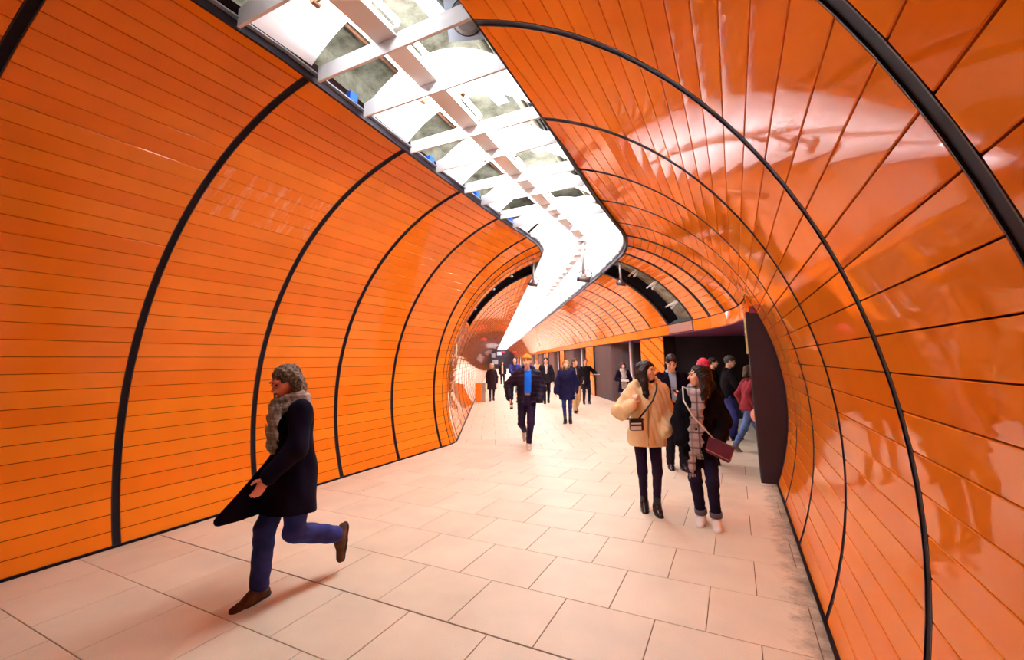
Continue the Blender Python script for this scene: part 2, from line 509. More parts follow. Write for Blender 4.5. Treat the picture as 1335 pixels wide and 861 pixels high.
# ---- service recess (dark gap ring with brackets) --------------------------------
for side in (-1, 1):
    s0 = abs(phi_of_x(slot_edge(10.9, side)))
    mb = MB(); loft_shell(mb, side, lambda u: s0 - .05, cB, GAP0 - .05, GAP1 + .05, R + .34, R + .44, n=16, step=.5)
    rc = mb.build('service_recess', CONC, walls[side])
    for (u, w) in ((GAP0, -1), (GAP1, 1)):
        mb = MB(); rib_geom(mb, side, u + w * .03, s0, PHI_B, .03, R - .004, R + .36, 24); mb.build('recess_cheek', DARKM, walls[side], fix=False)
    for ph in (.50, .68, .90):
        for du in (-.1, .22):
            mb = MB(); 
            q = [Pc(10.45 + du + t * .75, side * (ph + .02 * t), R + .16) for t in (0, .5, 1)]
            mb.tube(q, .022, 6); mb.build('bracket', WHITE, walls[side], True)
        mb = MB(); mb.tube([Pc(10.9, side * (ph + .03), R + .04), Pc(10.9, side * (ph + .04), R + .34)], .03, 6); mb.build('bracket', WHITE, walls[side], True)
    mb = MB(); mb.tube([Pc(10.6, side * q, R + .26) for q in np.linspace(s0, PHI_B, 14)], .07, 8); mb.build('duct', DARKM, walls[side], True)
# steel box at the foot of the right recess
mb = MB()
c = []
for zz in (2.38, 2.60):
    for (u, x) in ((GAP0 + .05, 2.70), (GAP0 + .05, 2.95), (GAP1 - .05, 2.95), (GAP1 - .05, 2.70)): c.append(P(u, x, zz))
mb.hexa(c); mb.build('recess_box', STEEL, walls[1])

# ---- fascia over the arcade -------------------------------------------------------
def fascia_piece(mb, a, b, x0=2.70, x1=2.86, z0=2.36, z1=2.605):
    us = usamples(a + .006, b - .006, 5.0)
    for (p, q) in zip(us, us[1:]):
        c = []
        for zz, dx in ((z0, .02), (z1, 0)):
            for (u, x) in ((p, x0 + dx), (p, x1), (q, x1), (q, x0 + dx)): c.append(P(u, x, zz))
        mb.hexa(c)
fr = [U_PLATE, 8.3, 8.95, 9.5, GAP0]
for a, b in list(zip(fr, fr[1:])) + list(zip(RINGS_FAR[:13:2], RINGS_FAR[2:15:2])):
    mb = MB(); fascia_piece(mb, a, b); mb.build('fascia_panel', ORANGE, walls[1])
mb = MB()
for a, b in zip(RINGS_FAR[14:-2:2], RINGS_FAR[16::2]): fascia_piece(mb, a, b)
tag(mb.build('fascia_panel', ORANGE, walls[1]), kind='stuff')
mb = MB()
us = usamples(U_PLATE, U_END, 4.0)
for p, q in zip(us, us[1:]):
    c = []
    for zz in (2.604, 2.622):
        for (u, x) in ((p, 2.705), (p, 2.84), (q, 2.84), (q, 2.705)): c.append(P(u, x, zz))
    mb.hexa(c)
mb.build('fascia_joint', RIBM, walls[1])

# ---- soffit and dark hall behind the arcade ---------------------------------------
mb = MB()
us = usamples(U_PLATE, U_END, 3.0)
for p, q in zip(us, us[1:]):
    c = []
    for zz in (2.34, 2.44):
        for (u, x) in ((p, 2.735), (p, 10.4), (q, 10.4), (q, 2.735)): c.append(P(u, x, zz))
    mb.hexa(c)
tag(mb.build('ceiling_platform', PURPC), 'low dark purple ceiling over the platform hall', 'ceiling', kind='structure')
def path_wall(name, label, u0, u1, x0, x1, z0, z1, m, parent=None):
    mb = MB(); us = usamples(u0, u1, 3.0)
    for p, q in zip(us, us[1:]):
        c = []
        for zz in (z0, z1):
            for (u, x) in ((p, x0), (p, x1), (q, x1), (q, x0)): c.append(P(u, x, zz))
        mb.hexa(c)
    o = mb.build(name, m, parent)
    if parent is None: tag(o, label, 'wall', kind='structure')
    return o
path_wall('wall_platform_back', 'dark wall at the back of the platform hall', U_PLATE, U_END, 10.2, 10.4, 0, 2.35, PURP)
path_wall('wall_platform_side', 'dark grey wall beside the nearest orange pillar', 12.40, 12.62, 3.1, 6.4, 0, 2.345, PURPG)
# cheek plate that closes the end of the right wall
mb = MB()
arc = [(R * math.sin(q), max(0, ZC + R * math.cos(q))) for q in np.linspace(math.acos((2.36 - ZC) / R), PHI_F, 22)]
front = [(2.70, 0.0), (2.70, 2.36)] + arc
n = len(front)
vs = [(x - .0, U_PLATE + .002, z) for x, z in front] + [(x, U_PLATE + .34, z) for x, z in front]
fs = [tuple(range(n)), tuple(range(2 * n - 1, n - 1, -1))] + [(k, (k + 1) % n, n + (k + 1) % n, n + k) for k in range(n)]
cheek = mb.add(vs, fs).build('wall_cheek', PURP)
tag(cheek, 'flat dark purple cheek wall closing the end of the right orange wall', 'wall', kind='structure')
mb = MB(); mb.box(2.685, 2.700, U_PLATE + .01, U_PLATE + .33, 0.0, 2.355); mb.build('reveal_panel', PURPG, cheek)
path_wall('wall_platform_near', 'dark wall running from the cheek wall into the hall', U_PLATE + .06, U_PLATE + .30, 2.86, 10.2, 0, 2.345, PURP)

# orange pillars of the arcade with dark wall pieces between them
def pillar(u0, u1, near, label):
    root = empty('pillar', P((u0 + u1) / 2, 2.9, 0), 0, label, 'pillar', 'orange pillars of the arcade', None)
    inv = Matrix.Translation(Vector(P((u0 + u1) / 2, 2.9, 0))).inverted()
    def pt(u, x, z): return inv @ Vector(P(u, x, z))
    mb = MB(); c = []
    for zz in (0, 2.34):
        for (u, x) in ((u0, 2.79), (u0, 3.12), (u1, 3.12), (u1, 2.79)): c.append(pt(u, x, zz))
    mb.hexa(c).build('core', BACK, root)
    if near:
        # tunnel face cut into slanting boards whose gaps imitate reflected ceiling seams
        n, L_, h = 9, u1 - u0, 2.32
        sl = .42
        k = -4
        while True:
            zb = -1.2 + (k + 4) * .34
            if zb > h: break
            poly = [(0, zb), (0, zb + .302), (L_, zb + .302 + sl * L_), (L_, zb + sl * L_)]
            def clip(poly, zc, keep_below):
                out = []
                for (a, b) in zip(poly, poly[1:] + poly[:1]):
                    ia = (a[1] <= zc) == keep_below; ib = (b[1] <= zc) == keep_below
                    if ia: out.append(a)
                    if ia != ib:
                        t = (zc - a[1]) / (b[1] - a[1]); out.append((a[0] + (b[0] - a[0]) * t, zc))
                return out
            poly = clip(poly, h, True); poly = clip(poly, .01, False) if poly else poly
            k += 1
            if len(poly) < 3: continue
            m = len(poly)
            vs = [pt(u0 + a, 2.765, z) for a, z in poly] + [pt(u0 + a, 2.788, z) for a, z in poly]
            fs = [tuple(range(m)), tuple(range(2 * m - 1, m - 1, -1))] + [(i, m + i, m + (i + 1) % m, (i + 1) % m) for i in range(m)]
            MB().add(vs, fs).build('board', ORANGE, root)
    else:
        mb = MB(); c = []
        for zz in (.01, 2.33):
            for (u, x) in ((u0, 2.765), (u0, 2.788), (u1, 2.788), (u1, 2.765)): c.append(pt(u, x, zz))
        mb.hexa(c).build('board', ORANGE, root)
    return root
PILLARS = [(12.26, 14.15)] + [(21.07 + 8.7 * k, 22.7 + 8.7 * k) for k in range(8)]
for i, (a, b) in enumerate(PILLARS):
    pillar(a, b, i < 2, ('wide orange pillar with slanting reflection lines built into its face beside the dark hall opening' if i == 0 else
                         'orange pillar just past the rounded dark wall' if i == 1 else
                         'narrow orange pillar, %s of the arcade counted from the dark hall opening' % ORD[i]))
    e = PILLARS[i + 1][0] if i + 1 < len(PILLARS) else U_END
    path_wall('wall_recess', 'set-back dark wall piece behind the steel pole in the arcade', b - .05, b + 1.15, 3.14, 3.34, 0, 2.345, PURPG)['group'] = 'dark wall pieces of the arcade'
    # rounded flush wall
    mb = MB(); pts = []
    st = b + 3.05
    for q in np.linspace(0, math.pi / 2, 9): pts.append((st + 1.1 * (1 - math.sin(q)), 2.84 + 1.1 * (1 - math.cos(q))))
    pts = pts[::-1]
    pts = [(st + 1.1 - 1.1 * math.sin(q), 3.94 - 1.1 * math.cos(q)) for q in np.linspace(math.pi / 2, 0, 9)] + [(e + .1, 2.84), (e + .1, 4.0)]
    m = len(pts)
    vs = [P(u, x, 0) for u, x in pts] + [P(u, x, 2.345) for u, x in pts]
    fs = [tuple(range(m)), tuple(range(2 * m - 1, m - 1, -1))] + [(k, (k + 1) % m, m + (k + 1) % m, m + k) for k in range(m)]
    o = mb.add(vs, fs).build('wall_arcade', PURPG); tag(o, 'rounded dark grey wall standing between two arcade pillars', 'wall', 'dark wall pieces of the arcade', 'structure')
    mb = MB(); c = P(b + 1.3, 2.86, 0); mb.lathe([(.10, 0), (.10, .02), (.075, .03), (.075, 2.34)], 14, c)
    tag(mb.build('steel_pole', STEEL, None, True), 'slim steel pole standing in the arcade opening %s' % ('next to the wide orange pillar' if i == 0 else 'past the %s pillar' % ORD[i]), 'pole', 'steel poles of the arcade')

# ---- far end of the tunnel ---------------------------------------------------------
path_wall('wall_end', 'dark wall closing the far end of the tunnel', U_END, U_END + .3, -4.2, 10.4, 0, 5.2, PURP)
mb = MB(); mb.box(-4.2, 4.2, U_BACK - .3, U_BACK, 0, 5.2)
tag(mb.build('wall_rear', PURP), 'dark wall closing the tunnel behind', 'wall', kind='structure')
for k, (x, z, w, h) in enumerate(((-2.2, 2.4, .8, .9), (-1.0, 2.9, 1.0, .7), (-2.0, 1.0, 1.2, .9))):
    mb = MB(); c = []
    for zz in (z, z + h):
        for (u, xx) in ((U_END - .06, x), (U_END - .06, x + w), (U_END - .005, x + w), (U_END - .005, x)): c.append(P(u, xx, zz))
    tag(mb.hexa(c).build('notice_board', GREYM), '%s notice board on the dark end wall' % ('small square grey', 'wide grey upper', 'large low grey')[k], 'board', 'notice boards on the end wall')

# ================================================================== FLOOR
TW = .615
floor_mb = MB()
floor_mb.hexa([(-70, -8.2, -.12), (16, -8.2, -.12), (16, 110, -.12), (-70, 110, -.12), (-70, -8.2, -.006), (16, -8.2, -.006), (16, 110, -.006), (-70, 110, -.006)])
floor = floor_mb.build('floor', GROUT)
tag(floor, 'floor of large square beige stone tiles in running bond', 'floor', kind='structure')
Y_SPLIT = 2.66 + 9 * TW
def clip_half(poly, nx, ny, d):             # keep nx*x+ny*y >= d
    out = []
    for a, b in zip(poly, poly[1:] + poly[:1]):
        fa, fb = nx * a[0] + ny * a[1] - d, nx * b[0] + ny * b[1] - d
        if fa >= 0: out.append(a)
        if (fa >= 0) != (fb >= 0):
            t = fa / (fa - fb); out.append((a[0] + (b[0] - a[0]) * t, a[1] + (b[1] - a[1]) * t))
    return out
tiles = []
J = .0028
for k in range(-17, 9):
    y0 = 2.66 + k * TW; y1 = y0 + TW
    ja = .006 if k == 0 else J
    jb = .006 if k == -1 else J
    off = .04 + (TW / 2 if k % 2 else 0)
    for c in range(-6, 18):
        x0 = off + c * TW; x1 = x0 + TW
        if x1 < -2.95 or x0 > (2.92 if y0 < 7.4 else 10): continue
        tiles.append([(x0 + J, y0 + ja), (x1 - J, y0 + ja), (x1 - J, y1 - jb), (x0 + J, y1 - jb)])
d2 = (-math.sin(BA), math.cos(BA)); n2 = (math.cos(BA), math.sin(BA))
o2 = P(U1, 0, 0)
for k in range(-14, 60):
    off = .1 + (TW / 2 if k % 2 else 0)
    for c in range(-7, 17):
        a0, a1 = k * TW + J, (k + 1) * TW - J
        b0, b1 = off + c * TW + J, off + (c + 1) * TW - J
        if b1 < -2.95 or b0 > 10.2: continue
        poly = [(o2[0] + n2[0] * b + d2[0] * a, o2[1] + n2[1] * b + d2[1] * a) for a, b in ((a0, b0), (a0, b1), (a1, b1), (a1, b0))]
        if max(q[1] for q in poly) < Y_SPLIT + .01: continue
        if min(q[1] for q in poly) < Y_SPLIT + J: poly = clip_half(poly, 0, 1, Y_SPLIT + J)
        if len(poly) >= 3: tiles.append(poly)
def tile_geom(poly):
    m = len(poly); cx = sum(q[0] for q in poly) / m; cy = sum(q[1] for q in poly) / m
    ar = sum(a[0] * b[1] - b[0] * a[1] for a, b in zip(poly, poly[1:] + poly[:1]))
    if ar < 0: poly = poly[::-1]
    top = [(cx + (x - cx) * .992, cy + (y - cy) * .992, 0) for x, y in poly]
    mid = [(x, y, -.0018) for x, y in poly]; bot = [(x, y, -.02) for x, y in poly]
    fs = [tuple(range(m))]
    for r_ in (0, m):
        fs += [(r_ + i, r_ + m + i, r_ + m + (i + 1) % m, r_ + (i + 1) % m) for i in range(m)]
    return top + mid + bot, fs
def seen_score(poly):
    cx = sum(q[0] for q in poly) / len(poly); cy = sum(q[1] for q in poly) / len(poly)
    d = Vector((cx - CAM_X, cy, -CAM_Z))
    f = d.dot(fw)
    if f < .6 or abs(d.dot(rt) / f) > 1.32 or d.dot(up) / f < -.98: return 1e9
    return d.length
order = sorted(tiles, key=seen_score)
sq = {}
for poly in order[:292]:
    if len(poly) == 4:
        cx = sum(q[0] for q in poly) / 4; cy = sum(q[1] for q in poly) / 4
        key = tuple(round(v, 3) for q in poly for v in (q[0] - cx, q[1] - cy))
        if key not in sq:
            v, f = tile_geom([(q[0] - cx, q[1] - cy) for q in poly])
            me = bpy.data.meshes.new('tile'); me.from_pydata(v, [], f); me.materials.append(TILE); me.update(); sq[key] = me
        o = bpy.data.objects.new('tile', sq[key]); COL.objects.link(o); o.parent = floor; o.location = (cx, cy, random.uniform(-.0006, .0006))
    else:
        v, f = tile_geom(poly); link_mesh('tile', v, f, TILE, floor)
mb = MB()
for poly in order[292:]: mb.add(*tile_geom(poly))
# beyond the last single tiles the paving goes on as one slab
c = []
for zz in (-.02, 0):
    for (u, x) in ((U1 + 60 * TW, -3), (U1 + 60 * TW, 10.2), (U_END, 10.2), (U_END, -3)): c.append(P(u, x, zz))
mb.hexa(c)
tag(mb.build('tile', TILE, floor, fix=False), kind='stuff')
# ================================================================== CEILING SLOT
# concrete vault above
mb = MB(); us = usamples(U_BACK, U_END, 3.0); nn = 10
for p, q in zip(us, us[1:]):
    for k in range(nn):
        xs = [-1.5 + 3.0 * k / nn, -1.5 + 3.0 * (k + 1) / nn]
        zs = [4.98 - .10 * x * x for x in xs]
        mb.hexa([P(p, xs[0], zs[0]), P(p, xs[1], zs[1]), P(q, xs[1], zs[1]), P(q, xs[0], zs[0]),
                 P(p, xs[0], zs[0] + .1), P(p, xs[1], zs[1] + .1), P(q, xs[1], zs[1] + .1), P(q, xs[0], zs[0] + .1)])
ceil = mb.build('ceiling', CONC)
tag(ceil, 'raw stained concrete vault above the open light slot', 'ceiling', kind='structure')
def strip(mb, a, b, xa_fn, xb_fn, z0, z1, step=2.0):
    us = usamples(a, b, step)
    for p, q in zip(us, us[1:]):
        c = []
        for zz in (z0, z1):
            for (u, f_) in ((p, xa_fn), (p, xb_fn), (q, xb_fn), (q, xa_fn)): c.append(P(u, f_(u), zz))
        mb.hexa(c)
for side, nm in ((-1, 'trim_1'), (1, 'trim_2')):
    e = lambda u, d=0.0: slot_edge(u, side) + side * d
    mb = MB(); strip(mb, U_BACK, U_END, lambda u: e(u, -.004), lambda u: e(u, .022 if side < 0 else .045), 4.065 if side < 0 else 4.04, 4.14)
    t = mb.build(nm, DARKM); tag(t, 'black metal edge strip along the %s side of the ceiling light slot' % ('left' if side < 0 else 'right'), 'trim', kind='structure')
    mb = MB(); strip(mb, U_BACK, U_END, lambda u: e(u, .42), lambda u: e(u, .48), 4.22, 5.0); mb.build('upstand', CONC, t)
    mb = MB(); strip(mb, U_BACK, U_END, lambda u: e(u, -.046), lambda u: e(u, -.006), 4.125, 4.135); mb.build('channel', GREYM, t)
    mb = MB(); strip(mb, U_BACK, U_END, lambda u: e(u, .03), lambda u: e(u, .045), 4.12, 4.24); mb.build('edge_web', DARKM, t)

CLAMP = mat('clamp_brass', (.30, .16, .09), .4, .4)
VZ0, VZ1 = 4.14, 4.47
def vault_z(t): return VZ0 + (VZ1 - VZ0) * (1 - t * t)
def vault(mb, a, b, step=.35, n=14):
    us = usamples(a, b, step)
    base = len(mb.v); m = n + 1
    for u in us:
        c, h = lerp_tab(u, SLOT_C), lerp_tab(u, SLOT_H) - .05
        for dz in (0, .008):
            for k in range(m):
                t = -1 + 2 * k / n
                mb.v.append(P(u, c + h * t, vault_z(t) + dz))
    w = 2 * m
    for i in range(len(us) - 1):
        o = base + i * w
        for k in range(n):
            mb.f.append((o + k + 1, o + k, o + w + k, o + w + k + 1))
            mb.f.append((o + m + k, o + m + k + 1, o + m + w + k + 1, o + m + w + k))
        for k, f_ in ((0, 1), (n, -1)): mb.f.append((o + k, o + m + k, o + w + m + k, o + w + k))
    for o in (base, base + (len(us) - 1) * w):
        for k in range(n): mb.f.append((o + k, o + k + 1, o + m + k + 1, o + m + k))
def baffle(mb, u, z0=4.06, z1=4.20, th=.012, arch=False, n=14):
    c, h = lerp_tab(u, SLOT_C), lerp_tab(u, SLOT_H) - (.03 if u < 7.5 else .07)
    base = len(mb.v)
    for du in (-th, th):
        for k in range(n + 1):
            t = -1 + 2 * k / n
            mb.v.append(P(u + du, c + h * t, z0)); mb.v.append(P(u + du, c + h * t, max(z1, vault_z(t)) if arch else z1))
    w = 2 * (n + 1)
    for k in range(n):
        o = base + 2 * k
        mb.f += [(o, o + 2, o + 3, o + 1), (o + w, o + w + 1, o + w + 3, o + w + 2), (o, o + w, o + w + 2, o + 2), (o + 1, o + 3, o + w + 3, o + w + 1)]
    o = base; mb.f.append((o, o + 1, o + w + 1, o + w)); o = base + 2 * n; mb.f.append((o, o + w, o + w + 1, o + 1))
def light_module(a, b, kind, label, first=True):
    cu = (a + b) / 2
    root = empty('ceiling_light', P(cu, lerp_tab(cu, SLOT_C), SLOT_Z), 0, label, 'ceiling light', 'light units in the ceiling slot')
    inv = Matrix.Translation(-Vector(P(cu, lerp_tab(cu, SLOT_C), SLOT_Z)))
    def put(mb, nm, m, par=root, smooth=False):
        mb.v = [tuple(inv @ Vector(q)) for q in mb.v]
        return mb.build(nm, m, par, smooth)
    L_ = b - a
    if kind == 'open':
        uc = a + .42 * L_
        mb = MB(); baffle(mb, a); put(mb, 'baffle', WHITE)
        mb = MB(); baffle(mb, uc, arch=True); put(mb, 'arched_baffle', WHITE)
        mb = MB(); vault(mb, uc + .014, b - .10); put(mb, 'reflector', WHITE, smooth=False)
    else:
        mb = MB(); vault(mb, a + .005, b - .005); put(mb, 'reflector', WHITE)
        nb = max(1, round(L_ / .66)) if kind == 'closed' else 2
        for k in range(nb):
            mb = MB(); baffle(mb, a + L_ * (k + .02) / nb + .015, 4.075, 4.19, .014, n=6); put(mb, 'baffle', WHITE)
    c = lambda u: lerp_tab(u, SLOT_C)
    if kind == 'open':
        for s in (-1, 1):
            uk = uc + .22 + .04 * s
            mb = MB(); mb.tube([P(uk - .03, c(uk) + s * .20, 4.17), P(uk + .03, c(uk) + s * .20, 4.17)], .022, 8); put(mb, 'clamp', CLAMP)
            mb = MB(); mb.tube([P(uk, c(uk) + s * .10, 4.19), P(uk, c(uk) + s * .21, 4.17)], .010, 6); put(mb, 'clamp_arm', CLAMP)
    mb = MB(); strip(mb, a + .012, b - .012, lambda u: c(u) - .10, lambda u: c(u) + .10, 4.165, 4.215, .4); sp = put(mb, 'spine', SPINE)
    for s in (-1, 1):
        mb = MB(); us = usamples(a + .06, b - .06, 1.0)
        mb.tube([P(u, c(u) + s * .150, 4.225) for u in us], .021, 8); put(mb, 'tube', TUBE_NEAR if a < 2 else TUBE if a < 4.5 else TUBE_BEND if 7.4 < a < 14 else TUBE_FAR, sp, True)
        for uu in (a + .05, b - .05):
            mb = MB(); mb.tube([P(uu, c(uu) + s * .095, 4.20), P(uu, c(uu) + s * .150, 4.225)], .016, 6)
            put(mb, 'lamp_holder', SPINE, sp, True)
    return root
near = [1.13, 2.32, 3.71, 5.02, 6.28, 7.53]
lab = ['between the first two black ring joints', 'next to the loudspeaker', 'past the loudspeaker bay', 'midway to the bend', 'just short of the bend']
for (a, b), l in zip(zip(near, near[1:]), lab):
    light_module(a, b, 'open', 'white ceiling light unit with arched baffle, ' + l)
bend = [7.53, 8.3, 8.95, 9.5, 10.15]
for (a, b), l in zip(zip(bend, bend[1:]), ('at the start of the tunnel bend', 'carrying the long camera pole in the tunnel bend', 'just past the long camera pole in the bend', 'at the end of the bend before the service recess')):
    light_module(a, b, 'closed', 'white ceiling light unit ' + l)
us = [GAP0 + (RINGS_FAR[1] - GAP0) / 2 * k for k in range(2)] + RINGS_FAR[1:18]
for i, (a, b) in enumerate(zip(us, us[1:])): light_module(a, b, 'closed', '%s white ceiling light unit of the straight slot past the bend' % ORD[i])
us = [us[-1] + (U_END - us[-1]) * k / 8 for k in range(9)]
for i, (a, b) in enumerate(zip(us, us[1:])): light_module(a, b, 'far', 'long white ceiling light unit far down the tunnel, %s from the dark end wall' % ORD[7 - i])

# services above the slot
def run_pipe(name, label, dx, z, r, m, a=-1.4, b=GAP0, group='pipes above the light slot'):
    mb = MB(); mb.tube([P(u, lerp_tab(u, SLOT_C) + dx, z) for u in usamples(a, b, 1.0)], r, 8)
    return tag(mb.build(name, m, None, True), label, 'pipe', group)
for k in range(3):
    run_pipe('pipe', ('cream pipe beside the dark conduit in the bundle of three above the slot', 'middle cream pipe of the bundle of three above the slot', 'cream pipe of the bundle of three nearest the lamp spine')[k], -.58 + .075 * k, 4.72, .031, CREAM)
run_pipe('pipe', 'dark thin conduit running beside the bundle of cream pipes', -.66, 4.72, .02, mat('rust', (.16, .06, .03), .6))
run_pipe('pipe', 'thick cream pipe running alone above the slot', .36, 4.72, .045, CREAM)
run_pipe('pipe', 'dark thin conduit beside the thick cream pipe', .44, 4.72, .018, DARKM)
# pipe clips and junction boxes
for k, u in enumerate((2.6, 4.0, 5.3, 6.6)):
    c = lerp_tab(u, SLOT_C)
    mb = MB(); mb.box(c + .13, c + .29, u - .12, u + .12, 4.62, 4.84); b_ = mb.build('junction_box', GREYM)
    tag(b_, 'small grey junction box above the slot ' + ('in the loudspeaker bay', 'one bay past the loudspeaker', 'two bays past the loudspeaker', 'in the last open bay before the bend')[k], 'box', 'grey boxes above the slot')
    x = slot_edge(u, -1) - .03
    mb = MB(); mb.box(x - .03, x + .05, u + .10, u + .19, 4.14, 4.22); mb.build('blue', BLUE)
    o = bpy.context.scene.objects['blue']; o.name = 'cable_connector'; tag(o, 'small blue cable connector at the slot edge ' + ('in the loudspeaker bay', 'one bay past the loudspeaker', 'two bays past the loudspeaker', 'in the last open bay before the bend')[k], 'connector', 'blue connectors along the slot')
# loudspeaker
ls = empty('loudspeaker', (.80, 2.66, 4.42), 0, 'dark loudspeaker with round grille hanging in the first open slot bay', 'loudspeaker')
mb = MB(); mb.box(-.17, .17, -.02, .20, -.15, .17); mb.build('cabinet', DARKM, ls)
mb = MB(); mb.box(-.172, .172, -.035, -.018, -.152, .172); fr_ = mb.build('front_frame', GREYM, ls)
v = MB(); v.lathe([(.125, 0), (.125, .012), (.10, .02), (.0001, .026)], 24)
v.v = [(x, -.036 - z, y + .01) for x, y, z in v.v]; v.build('grille', mat('grille', (.10, .07, .06), .6), ls, False)
v = MB(); v.lathe([(.135, 0), (.135, .010), (.12, .012)], 24); v.v = [(x, -.034 - z, y + .01) for x, y, z in v.v]; v.build('grille_ring', DARKM, ls)
mb = MB(); mb.tube([(0, .1, .17), (0, .1, .6)], .015, 6); mb.build('hanger', GREYM, ls)
ls.rotation_euler = (math.radians(42), 0, math.radians(20))
# camera poles
POLEM = mat('pole_grey', (.30, .25, .24), .4)
def cctv(loc, L_, label, size=1.0, ring=True):
    r_ = empty('security_camera', loc, 0, label, 'camera')
    mb = MB(); mb.tube([(0, 0, 0), (0, 0, -L_)], .028 * size, 10); mb.build('pole', POLEM, r_, True)
    mb = MB(); mb.tube([(0, 0, 0), (0, 0, -.04)], .06 * size, 12); mb.build('ceiling_rose', POLEM, r_, True)
    mb = MB(); mb.tube([(-.07 * size, -.05, -L_ - .03), (.10 * size, .03, -L_ - .06)], .045 * size, 10); mb.build('camera_body', mat('cam_grey', (.10, .08, .08), .4), r_, True)
    mb = MB(); mb.tube([(-.10 * size, -.06, -L_ - .025), (-.07 * size, -.05, -L_ - .03)], .036 * size, 10); mb.build('lens', DARKM, r_, True)
    mb = MB(); mb.tube([(.03 + .12 * size * math.cos(t), 0, -L_ + .04 + .09 * size * math.sin(t)) for t in np.linspace(0, 6.2, 18)], .009, 6); mb.build('cable', DARKM, r_, True)
    mb = MB(); mb.tube([(0, 0, -L_ + .06), (0, 0, -L_ - .06)], .05 * size, 10); mb.build('joint', mat('cam_joint', (.16, .09, .07), .4), r_, True)
    return r_
cctv(P(8.55, -.04, 4.165), .80, 'security camera on a long white pole hanging from the slot at the bend', 1.25)
cctv(P(10.35, -1.10, 4.05), .48, 'security camera on a short pole below the left service recess', 1.0)
cctv(P(10.2, 1.02, 4.05), .50, 'security camera on a short pole below the right service recess', 1.0)

# ================================================================== SMALL WALL THINGS
def wall_rot(u): return heading(u)
sg = empty('round_sign', P(10.10, -2.94, 1.93), heading(10.1), 'round cream sign on the left orange wall just past the bend', 'sign')
mb = MB(); mb.lathe([(.17, 0), (.17, .02), (.15, .028)], 28); mb.v = [(z, x, y) for x, y, z in mb.v]; mb.build('disc', mat('sign_cream', (.75, .68, .45), .4), sg)
mb = MB(); mb.tube([(.032, .06 * math.sin(t * 3.1) * 1.2, .10 * (1 - t)) for t in np.linspace(0, 2, 12)], .016, 6); mb.build('mark', mat('sign_olive', (.22, .17, .07), .5), sg)
cb = empty('cabinet', P(18.9, -2.62, 0), heading(19), 'low orange cabinet with a grey side standing against the left wall', 'cabinet')
mb = MB(); mb.box(-.2, .06, -.22, .22, 0.02, .78); mb.build('body', ORANGE, cb)
mb = MB(); mb.box(.064, .22, -.22, .22, 0.0, .80); mb.build('door', mat('cab_grey', (.36, .28, .25), .5), cb)
mb = MB(); mb.box(.222, .235, -.02, .02, .4, .55); mb.build('handle', DARKM, cb)
for (u, x) in ((62, 1.1), (62, -.6)):
    mb = MB(); c = P(u, x, 2.9); mb.box(c[0] - .22, c[0] + .22, c[1] - .04, c[1] + .04, 2.82, 3.0); 
    o = mb.build('red_sign', mat('red_sign', (.75, .02, .05), .4)); tag(o, 'small red hanging sign far down the tunnel', 'sign', 'red signs far down the tunnel')
    mb = MB(); mb.tube([(c[0], c[1], 3.0), (c[0], c[1], 4.1)], .02, 6); mb.build('hanger', DARKM, o)
# emergency sign on the reveal of the cheek wall
es = empty('exit_sign', (2.682, U_PLATE + .17, 2.02), 0, 'greenish cream emergency sign at the top of the dark cheek wall', 'sign')
mb = MB(); mb.box(-.02, .0, -.16, .16, -.26, .26); mb.build('panel', mat('exit_cream', (.62, .62, .32), .4), es)
for (y0, y1, z0, z1) in ((-.12, .02, .08, .20), (-.12, .1, -.04, .03), (-.1, .06, -.20, -.10), (.06, .13, .1, .2)):
    mb = MB(); mb.box(-.0235, -.0195, y0, y1, z0, z1); mb.build('pictogram', mat('exit_green', (.05, .14, .05), .5), es)
mb = MB(); mb.box(2.68, 2.70, U_PLATE + .03, U_PLATE + .07, .9, 1.0)
# ================================================================== FIGURE KIT (signed distance fields -> one continuous surface)
def V(*a): return np.array(a, float)
def nrm(v):
    v = np.asarray(v, float); return v / (np.linalg.norm(v) + 1e-12)

